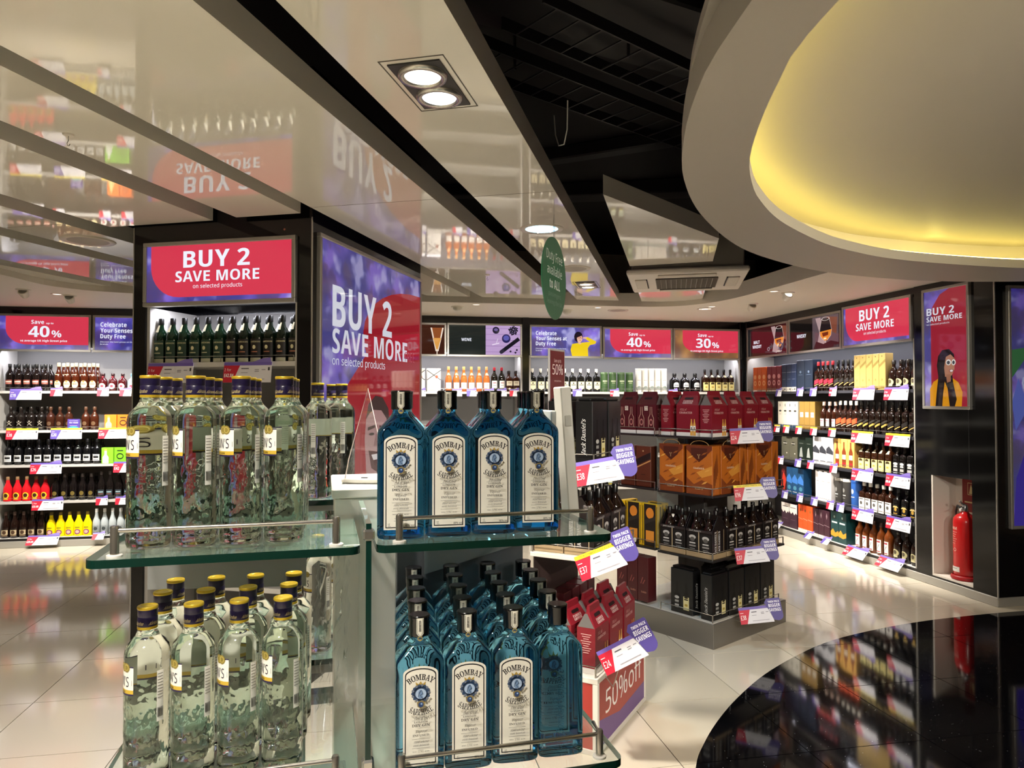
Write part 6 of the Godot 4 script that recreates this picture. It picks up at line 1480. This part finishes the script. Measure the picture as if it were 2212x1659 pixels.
func bottle_carrier() -> Node3D:
	var o := Node3D.new()
	var w := 0.20; var d := 0.15
	part(o, "wooden_base", bx(-w / 2, w / 2, 0, 0.032, -d / 2, d / 2, 0.002), mt("a08a68", 0.6))
	part(o, "carton", bx(-w / 2 + 0.002, w / 2 - 0.002, 0.032, 0.175, -d / 2 + 0.002, d / 2 - 0.002, 0.002), mt("16100f", 0.35))
	for s in 2:
		var p := PB.new(self)
		for x in [-0.05, 0.05]:
			p.rect(x, 0.095, 0.080, 0.115, "0e0c0c"); p.ell(x, 0.125, 0.026, 0.014, "b8b4b0", 14); p.ell(x, 0.112, 0.018, 0.014, "55524e", 12); p.rect(x, 0.088, 0.045, 0.008, "c8c4c0"); p.rect(x, 0.070, 0.05, 0.010, "8a8682"); p.rect(x, 0.052, 0.04, 0.004, "8a8682")
		p.rect(0, 0.10, 0.008, 0.15, "a89474"); p.rect(0, 0.168, w * 0.98, 0.014, "2a2020"); p.text("Jack Daniel's", -0.03, 0.163, 0.010, "c8c4c0", 0, "s", 0.09, 0.4)
		part(o, "printed_front", p.done(), null, Transform3D(Basis(UPV, PI * s), Vector3(0, 0, (d / 2 - 0.001) * (1 if s == 0 else -1))))
		var q := PB.new(self)
		q.rect(-0.022, 0.10, 0.004, 0.16, "a89474"); q.rect(0.048, 0.10, 0.004, 0.16, "a89474")
		q.text("JACK DANIEL'S", 0.008, 0.105, 0.018, "e8e4e0", 0, "sb", 0.135, 0.0, 0.0, PI / 2); q.text("JACK DANIEL'S", -0.032, 0.105, 0.018, "e8e4e0", 0, "sb", 0.135, 0.0, 0.0, PI / 2)
		part(o, "end_print", q.done(), null, Transform3D(Basis(UPV, PI / 2 + PI * s), Vector3((w / 2 - 0.001) * (1 if s == 0 else -1), 0, 0)))
	var roof := MB.new()
	for s in [-1, 1]:
		roof.prism(PackedVector2Array([Vector2(-d / 2, -0.175), Vector2(d / 2, -0.175), Vector2(0.012, -0.265), Vector2(-0.012, -0.265)]), -0.0015, 0.0015, Transform3D(Basis(UPV, PI / 2) * Basis(Vector3(1, 0, 0), PI / 2), Vector3(s * (w / 2 - 0.004), 0, 0)))
	roof.box(Vector3(0, 0.255, 0), Vector3(w - 0.008, 0.03, 0.004))
	part(o, "handle", roof.done(), mt("17100f", 0.4))
	for x in [-0.05, 0.05]:
		for z in [-0.036, 0.036]:
			var n := part(o, "bottle_neck", MB.new().lathe([[0.034, 0.175], [0.032, 0.19], [0.020, 0.21], [0.013, 0.225], [0.0115, 0.25]], 16, Vector3(x, 0, z)).done(), mt("1a0d08", 0.08))
			part(n, "cap", MB.new().lathe([[0.0145, 0.25], [0.0145, 0.29], [0.013, 0.293]], 16, Vector3(x, 0, z)).done(), mt("0c0c0c", 0.3))
	return o

func plain_box(w: float, h: float, d: float, col: String, front: Array, side: Array) -> Node3D:
	var o := Node3D.new()
	part(o, "carton", bx(-w / 2, w / 2, 0, h, -d / 2, d / 2, 0.0025), mt(col, 0.35))
	for s in 2:
		var p := PB.new(self)
		ops(p, front, w, h, h / 2)
		part(o, "printed_front", p.done(), null, Transform3D(Basis(UPV, PI * s), Vector3(0, 0, (d / 2 + 0.0004) * (1 if s == 0 else -1))))
		var q := PB.new(self)
		ops(q, side, d, h, h / 2)
		if side.size(): part(o, "side_print", q.done(), null, Transform3D(Basis(UPV, PI / 2 + PI * s), Vector3((w / 2 + 0.0004) * (1 if s == 0 else -1), 0, 0)))
	return o

func wire_guard(t: Node3D, pts: Array, y: float) -> void:
	var steel := mt("a8a49c", 0.25, 0.85)
	part(t, "wire_guard", MB.new().tube(pts.map(func(p): return Vector3(p[0], y + 0.045, p[1])), 0.0025, 6).done(), steel)
	for p in pts: part(t, "guard_pin", bx(p[0] - 0.003, p[0] + 0.003, y, y + 0.047, p[1] - 0.003, p[1] + 0.003), steel)

func twin(f: Transform3D, edge: float, ys: float, x: float, y: float, Z: float, yaw: float, tilt: float, kind: String, price: String, label: String) -> void:
	var X := (x - 1106.0) / 1533.0 * Z
	var at := turn(yaw, Vector3(X, 1.56 - (y - 860.0) / 1533.0 * Z, -Z))
	var o := card(at, 0, 0, 0, kind, price, label, tilt, 0.0, -0.25)
	var q := f.affine_inverse() * at.origin
	var inv := o.transform.affine_inverse()
	var zc := clampf(q.z, -0.55, -0.08)
	var mid := f * Vector3((q.x + edge) / 2, ys - 0.008, (q.z + zc) / 2)
	part(o, "card_arm", MB.new().tube([Vector3(0, -0.005, -0.002), inv * mid, inv * (f * Vector3(edge + 0.0035, ys - 0.008, zc))], 0.0022, 6).done(), mt("9a9890", 0.3, 0.7))

func stand_white() -> void:
	var white := mt("dcd8ce", 0.4); var dark := mt("3a2c2a", 0.5)
	var t := thing("promotion_stand", "white promotion stand with red fifty percent off base", "display stand", S1)
	var fr := MB.new()
	fr.box(Vector3(-0.18, 0.3225, -0.33), Vector3(0.37, 0.025, 0.67), 0.002)
	for x in [-0.352, -0.008]:
		for z in [-0.652, -0.008]: fr.box(Vector3(x, 0.155, z), Vector3(0.024, 0.31, 0.024), 0.002)
	fr.box(Vector3(-0.18, 0.012, -0.33), Vector3(0.37, 0.024, 0.67), 0.002)
	part(t, "base_frame", fr.done(), white)
	part(t, "side_panel", bx(-0.012, 0.0, 0.024, 0.31, -0.64, -0.02), mt("9c3a34", 0.4))
	part(t, "front_panel", bx(-0.34, -0.02, 0.024, 0.31, -0.012, 0.0), mt("a8342c", 0.4))
	part(t, "rear_panel", bx(-0.36, -0.348, 0.024, 0.31, -0.64, -0.02), mt("a8342c", 0.4))
	var p := PB.new(self)
	p.rect(0, 0, 0.62, 0.286, "9c4038")
	p.poly([[-0.31, -0.143], [0.31, -0.143], [0.31, -0.06], [-0.05, -0.075], [-0.31, -0.02]], "6a4a86")
	p.poly([[-0.31, -0.02], [-0.05, -0.075], [0.31, -0.06], [0.31, 0.05], [-0.1, 0.02]], "a8443a")
	p.text("50%off", 0.02, -0.02, 0.105, "f2eeea", 0, "r", 0.50)
	part(t, "panel_print", p.done(), null, Transform3D(Basis(UPV, PI / 2), Vector3(0.0006, 0.167, -0.33)))
	for y in [0.84, 1.26]:
		var sh := part(t, "shelf", bx(-0.36, -0.03, y - 0.02, y, -0.62, -0.06, 0.002), white)
		wire_guard(sh, [[-0.35, -0.07], [-0.04, -0.07], [-0.04, -0.60]], y)
	wire_guard(t, [[-0.35, -0.01], [-0.01, -0.01], [-0.01, -0.64]], 0.335)
	part(t, "spine", bx(-0.362, -0.356, 0.335, 1.50, -0.62, -0.10, 0.002), dark)
	var sg := light_panel(t)
	sg.name = "header_sign"
	var red := carrier(false)
	var n := 0
	for q in [[-0.068, -0.12, 90, 0], [-0.068, -0.305, 89, 0], [-0.068, -0.49, 91, 0], [-0.175, -0.115, 86, 0], [-0.295, -0.12, 90, 0], [-0.17, -0.30, 90, 0], [-0.17, -0.50, 86, 0]]:
		put_copy("red_twin_pack", S1 * tx(q[0], 0.335, q[1] - 0.005, q[2]), "red twin-pack carrier, %s on the fifty percent stand base" % ordinal(n), "box", "red twin packs on white stand", red)
		n += 1
	n = 0
	var six := bottle_carrier()
	for q in [[-0.122, -0.19, 90], [-0.122, -0.41, 90], [-0.278, -0.19, 90]]:
		put_copy("bottle_carrier", S1 * tx(q[0], 0.84, q[1], q[2]), "black bottle carrier, %s on white stand's middle shelf" % ordinal(n), "carrier", "bottle carriers on white stand", six)
		n += 1
	var bk := gift_bag("black")
	n = 0
	for q in [[-0.092, -0.170, 89], [-0.092, -0.362, 91], [-0.238, -0.185, 90]]:
		put_copy("black_gift_box", S1 * tx(q[0], 1.26, q[1], q[2]), "black whiskey gift box, %s on white stand's top shelf" % ordinal(n), "box", "black gift boxes on white stand", bk)
		n += 1
	twin(S1, -0.03, 1.26, 1293, 1017, 2.92, -18, 0.20, "twin", "£38", "twin-pack price flag at the white stand's top shelf")
	twin(S1, -0.03, 0.84, 1296, 1210, 2.85, -18, 0.42, "twingold", "£37", "gold-topped twin-pack price flag at white stand's middle shelf")
	twin(S1, 0.006, 0.33, 1342, 1408, 2.95, -18, 0.55, "twin", "£24", "twin-pack price flag above the fifty percent panel")
	put_blocks()
	var dm := plain_box(0.085, 0.28, 0.085, "43161a", [["r", 0, 0.2, 0.5, 0.03, "7a3a36"], ["r", 0, -0.2, 0.6, 0.02, "6a2c2a"]], [])
	n = 0
	for q in [[-0.30, -0.27], [-0.30, -0.37], [-0.30, -0.47], [-0.30, -0.57]]:
		put_copy("dark_maroon_box", S1 * tx(q[0], 0.335, q[1], 90), "dark maroon box, %s of four along the white stand's left edge" % ordinal(n), "box", "dark maroon boxes on white stand", dm)
		n += 1

func light_panel(t: Node3D) -> Node3D:
	var sg := part(t, "header_sign", bx(-0.009, 0.0, 1.44, 1.80, -0.33, -0.15, 0.002), mt("a8a6a4", 0.4), Transform3D(Basis(), Vector3(-0.30, 0, 0)))
	part(sg, "sign_face", bx(0.0, 0.001, 1.45, 1.79, -0.32, -0.16), mt("6a2a2a", 0.3))
	var p := PB.new(self)
	p.text("Save up to", 0, 0.075, 0.016, "e8c8c4", 0, "r", 0.08); p.text("50%", 0, 0.015, 0.05, "f2e0dc", 0, "r", 0.12); p.text("selected lines", 0, -0.02, 0.008, "e8c8c4", 0, "r", 0.08)
	part(sg, "sign_print", p.done(), null, Transform3D(Basis(UPV, PI / 2), Vector3(0.0014, 1.66, -0.24)))
	return sg

func put_blocks() -> void:
	var deer := plain_box(0.09, 0.30, 0.09, "4a1418", [["l", -0.2, -0.1, 0.0, 0.05, 0.05, "a85a50"], ["l", 0.2, 0.0, 0.0, -0.1, 0.05, "a85a50"], ["t", "Sable", 0.1, -0.3, 0.04, "b8806a", 0.5]], [])
	for i in 3:
		put_copy("maroon_gift_box", S2 * tx(-0.76 + i * 0.095, 0.172, -0.06), "maroon gift box, %s from left on the dark stand base" % ordinal(i), "box", "maroon gift boxes on dark stand", deer)

func stand_dark() -> void:
	var steel := mt("8a8680", 0.3, 0.7); var dk := mt("1c1b1c", 0.35)
	var t := thing("promotion_stand", "dark tiered promotion stand with brushed steel base", "display stand", S2)
	part(t, "steel_base", bx(-0.82, 0.0, 0.0, 0.154, -0.865, 0.0, 0.002), steel)
	part(t, "base_top", bx(-0.81, -0.012, 0.154, 0.158, -0.853, -0.012), mt("cfcbc2", 0.3))
	part(t, "core", bx(-0.52, -0.30, 0.158, 1.33, -0.62, -0.34, 0.003), mt("4a4846", 0.5))
	for y in [0.546, 0.947, 1.314]:
		var a := part(t, "dark_shelf", bx(-0.435, -0.004, y - 0.014, y, -0.86, -0.004, 0.002), dk)
		wire_guard(a, [[-0.42, -0.01], [-0.01, -0.01], [-0.01, -0.45], [-0.01, -0.85]], y)
		var b := part(t, "dark_shelf", bx(-0.82, -0.475, y - 0.014, y, -0.56, -0.03, 0.002), dk)
		wire_guard(b, [[-0.80, -0.036], [-0.48, -0.036]], y)
	part(t, "glass_divider", bx(-0.458, -0.452, 0.158, 1.30, -0.34, -0.03), pane("a0b8b0", 0.12))
	wire_guard(t, [[-0.42, -0.018], [-0.018, -0.018], [-0.018, -0.80]], 0.158)
	var red := carrier(false); var mar := carrier(true); var bag := gift_bag("orange"); var six := bottle_carrier(); var bk := gift_bag("black")
	var put := func(kind: String, src: Node3D, y: float, list: Array, words: String, cat_: String) -> void:
		for i in list.size():
			put_copy(kind, S2 * tx(list[i][0], y, list[i][1], list[i][2]), words % ordinal(i), cat_, kind.replace("_", " ") + "s on dark stand", src)
	put.call("red_twin_pack", red, 1.314, [[-0.37, -0.11, 84], [-0.205, -0.065, 0], [-0.065, -0.11, 90], [-0.065, -0.29, 92], [-0.065, -0.48, 90], [-0.065, -0.66, 88]], "red twin-pack carrier, %s along the dark stand's top tier", "box")
	put.call("maroon_twin_pack", mar, 1.314, [[-0.735, -0.09, 0], [-0.56, -0.09, 0]], "dark maroon twin-pack carrier, %s on left half of top tier", "box")
	put.call("orange_gift_bag", bag, 0.947, [[-0.335, -0.065, 0], [-0.115, -0.062, 2], [-0.060, -0.215, 90], [-0.115, -0.365, 4], [-0.115, -0.47, 0], [-0.060, -0.62, 90], [-0.115, -0.77, 0]], "orange marbled gift bag, %s along the dark stand's third tier", "bag")
	put.call("bottle_carrier", six, 0.546, [[-0.325, -0.095, 0], [-0.118, -0.095, 0], [-0.095, -0.285, 90], [-0.095, -0.50, 90], [-0.095, -0.715, 90]], "black bottle carrier, %s along the dark stand's second tier", "carrier")
	put.call("black_gift_box", bk, 0.158, [[-0.265, -0.078, 0], [-0.075, -0.122, 90], [-0.075, -0.310, 91], [-0.075, -0.498, 89], [-0.075, -0.686, 90], [-0.20, -0.30, 90], [-0.20, -0.50, 90]], "black whiskey gift box, %s along the dark stand base", "box")
	var brown := plain_box(0.13, 0.28, 0.08, "5a2c1c", [["p", [[-0.5, 0.0], [0.5, 0.2], [0.5, 0.36], [-0.5, 0.16]], "1c1210"], ["p", [[-0.5, -0.06], [0.5, 0.14], [0.5, 0.17], [-0.5, -0.03]], "c89058"], ["e", 0, 0.38, 0.05, 0.02, "b8906a"], ["r", 0, -0.2, 0.3, 0.02, "3a1c12"]], [])
	put.call("brown_whisky_box", brown, 0.947, [[-0.74, -0.10, 0], [-0.60, -0.10, 0]], "brown whisky box with slanted band, %s on the dark stand's third tier", "box")
	var yel := plain_box(0.14, 0.29, 0.05, "d9ae14", [["r", 0, 0.0, 0.72, 0.98, "1a1410"], ["e", 0, 0.28, 0.24, 0.13, "d8822a"], ["p", [[-0.36, 0.0], [0.36, 0.14], [0.36, 0.22], [-0.36, 0.10]], "2c2622"], ["r", 0, -0.26, 0.5, 0.26, "d88a2e"], ["r", 0.43, 0, 0.05, 0.9, "6a5410"], ["r", -0.43, 0, 0.05, 0.9, "6a5410"]], [["r", 0, 0, 0.3, 0.9, "6a5410"]])
	put.call("yellow_whisky_box", yel, 0.546, [[-0.785, -0.12, 88], [-0.68, -0.075, 0], [-0.535, -0.075, 0], [-0.56, -0.17, 0]], "yellow framed whisky box with orange slice, %s on the dark stand", "box")
	twin(S2, -0.004, 1.314, 1612, 941, 4.50, -14, 0.06, "twin", "£24", "twin-pack price flag on the dark stand's top tier")
	twin(S2, -0.004, 0.947, 1620, 1063, 4.50, -14, 0.10, "twingold", "£96", "gold-topped twin-pack price flag on the dark stand")
	twin(S2, -0.004, 0.546, 1622, 1197, 4.48, -14, 0.16, "twin", "£37", "twin-pack price flag on the dark stand's second tier")
	twin(S2, 0.0, 0.15, 1630, 1325, 4.45, -14, 0.18, "twin", "£38", "twin-pack price flag at the dark stand base")

# ---------------------------------------------------------------- single small things
func small_things() -> void:
	# green oval sign, hung from the slat
	var at := turn(69.5, Vector3(0.213, 2.165, -3.58))
	var t := thing("hanging_sign", "green round duty free sign hanging from the ceiling", "sign", at)
	part(t, "disc", MB.new().lathe([[0.200, -0.003], [0.208, -0.002], [0.208, 0.002], [0.200, 0.003]], 48).done(), mt("2f6b4b", 0.35), Transform3D(Basis(Vector3(1, 0, 0), PI / 2), Vector3.ZERO))
	for s in 2:
		var p := PB.new(self)
		for q in [["Duty Free", 0.085, 0.046, 0.27, "r"], ["available", 0.012, 0.046, 0.25, "r"], ["to ALL", -0.055, 0.046, 0.18, "b"], ["passengers", -0.095, 0.022, 0.21, "r"], ["leaving the UK", -0.135, 0.022, 0.25, "r"]]:
			p.text(q[0], 0, q[1], q[2], "d6e2d8" if q[2] > 0.03 else "7fa08c", 0, q[4], q[3])
		part(t, "sign_print", p.done(), null, Transform3D(Basis(UPV, PI * s), Vector3(0, 0, 0.0034 * (1 if s == 0 else -1))))
	part(t, "wire_loop", MB.new().tube([Vector3(-0.010, 0.205, 0), Vector3(-0.010, 0.30, 0), Vector3(0, 0.325, 0), Vector3(0.010, 0.30, 0), Vector3(0.010, 0.205, 0)], 0.0012, 5).done(), mt("c8c6c0", 0.3, 0.6))
	part(t, "thread", MB.new().tube([Vector3(0, 0.325, 0), Vector3(0, 0.405, 0)], 0.0008, 5).done(), mt("c8c6c0", 0.3, 0.6))
	var hk := [[-2.261, 2.246, "small white ceiling hook on the slat at left"], [-1.50, 5.6, "small ceiling hook on the slat beside the column"]]
	for h in hk:
		var o := thing("ceiling_hook", h[2], "hook", FS * tx(h[0], 2.57, -h[1]))
		part(o, "disc", MB.new().lathe([[0.001, -0.008], [0.018, -0.006], [0.021, 0.0]], 20).done(), mt("cfc9bb", 0.4))
		part(o, "wire_hook", MB.new().tube([Vector3(0, -0.006, 0), Vector3(0, -0.025, 0), Vector3(-0.006, -0.034, 0), Vector3(-0.004, -0.043, 0), Vector3(0.004, -0.045, 0), Vector3(0.008, -0.038, 0)], 0.0014, 6).done(), mt("77726a", 0.4, 0.5))
	# fire extinguisher in the niche
	var e := thing("fire_extinguisher", "red fire extinguisher standing in the pier niche", "fire extinguisher", FRW * tx(-4.965, 0.1005, -0.112, -25))
	part(e, "stand_ring", MB.new().lathe([[0.095, 0.0], [0.106, 0.010], [0.104, 0.028], [0.094, 0.036], [0.087, 0.026]], 36).done(), mt("9c1418", 0.4))
	part(e, "cylinder", MB.new().lathe([[0.080, 0.03], [0.085, 0.04], [0.085, 0.46], [0.080, 0.49], [0.060, 0.515], [0.032, 0.53], [0.026, 0.545]], 32).done(), mt("c41a1c", 0.22))
	part(e, "valve", MB.new().lathe([[0.022, 0.545], [0.024, 0.55], [0.024, 0.58], [0.016, 0.60]], 16).done(), mt("a8a8a8", 0.25, 0.85))
	part(e, "handle", MB.new().tube([Vector3(0.0, 0.60, 0.0), Vector3(0.03, 0.61, 0.03), Vector3(0.07, 0.635, 0.06)], 0.008, 8).done(), mt("9a9a9a", 0.25, 0.85))
	part(e, "lever", MB.new().tube([Vector3(0.0, 0.58, 0.01), Vector3(0.04, 0.585, 0.04), Vector3(0.075, 0.58, 0.07)], 0.006, 8).done(), mt("9a9a9a", 0.25, 0.85))
	part(e, "gauge", MB.new().lathe([[0.001, 0.0], [0.018, 0.0], [0.018, 0.012], [0.001, 0.013]], 16).done(), mt("d8d8d4", 0.3), Transform3D(Basis(Vector3(1, 0, 0), PI / 2), Vector3(0, 0.56, 0.024)))
	part(e, "hose", MB.new().tube([Vector3(-0.02, 0.57, 0.02), Vector3(-0.07, 0.58, 0.03), Vector3(-0.105, 0.53, 0.03), Vector3(-0.11, 0.42, 0.03), Vector3(-0.10, 0.30, 0.035), Vector3(-0.095, 0.22, 0.04)], 0.009, 8).done(), mt("141414", 0.5))
	var p := PB.new(self, 0.0, func(x, y, z): return Vector3((0.0856 + z) * sin(x / 0.085), y, (0.0856 + z) * cos(x / 0.085)))
	p.text("FOAM", 0.0, 0.40, 0.022, "e8b0a0", 0, "b", 0.09)
	for k in 6: p.rect(0, 0.38 - k * 0.018, 0.09 - 0.015 * (k % 3), 0.005, "d88a80")
	p.ell(-0.025, 0.24, 0.014, 0.014, "e0a098", 14, 0.7); p.ell(0.025, 0.24, 0.014, 0.014, "e0a098", 14, 0.7)
	p.rect(0, 0.085, 0.13, 0.04, "d8d4cc"); p.rect(0, 0.09, 0.09, 0.006, "8a8680")
	part(e, "label_print", p.done())
	var sg := thing("fire_sign", "red fire point sign on the niche back wall", "sign", FRW * tx(-5.035, 0.755, -0.2205))
	part(sg, "plate", bx(-0.07, 0.07, -0.13, 0.15, -0.004, 0.0, 0.001), mt("8c1a1c", 0.35))
	var q := PB.new(self)
	q.rect(0.02, 0.06, 0.07, 0.10, "e0cf94"); q.rect(0.02, 0.06, 0.06, 0.09, "8c1a1c"); q.poly([[0.0, 0.02], [0.035, 0.02], [0.03, 0.07], [0.02, 0.10], [0.01, 0.07]], "e0cf94"); q.rect(0, -0.05, 0.09, 0.012, "e0cf94")
	part(sg, "plate_print", q.done(), null, Transform3D(Basis(), Vector3(0, 0, 0.0004)))
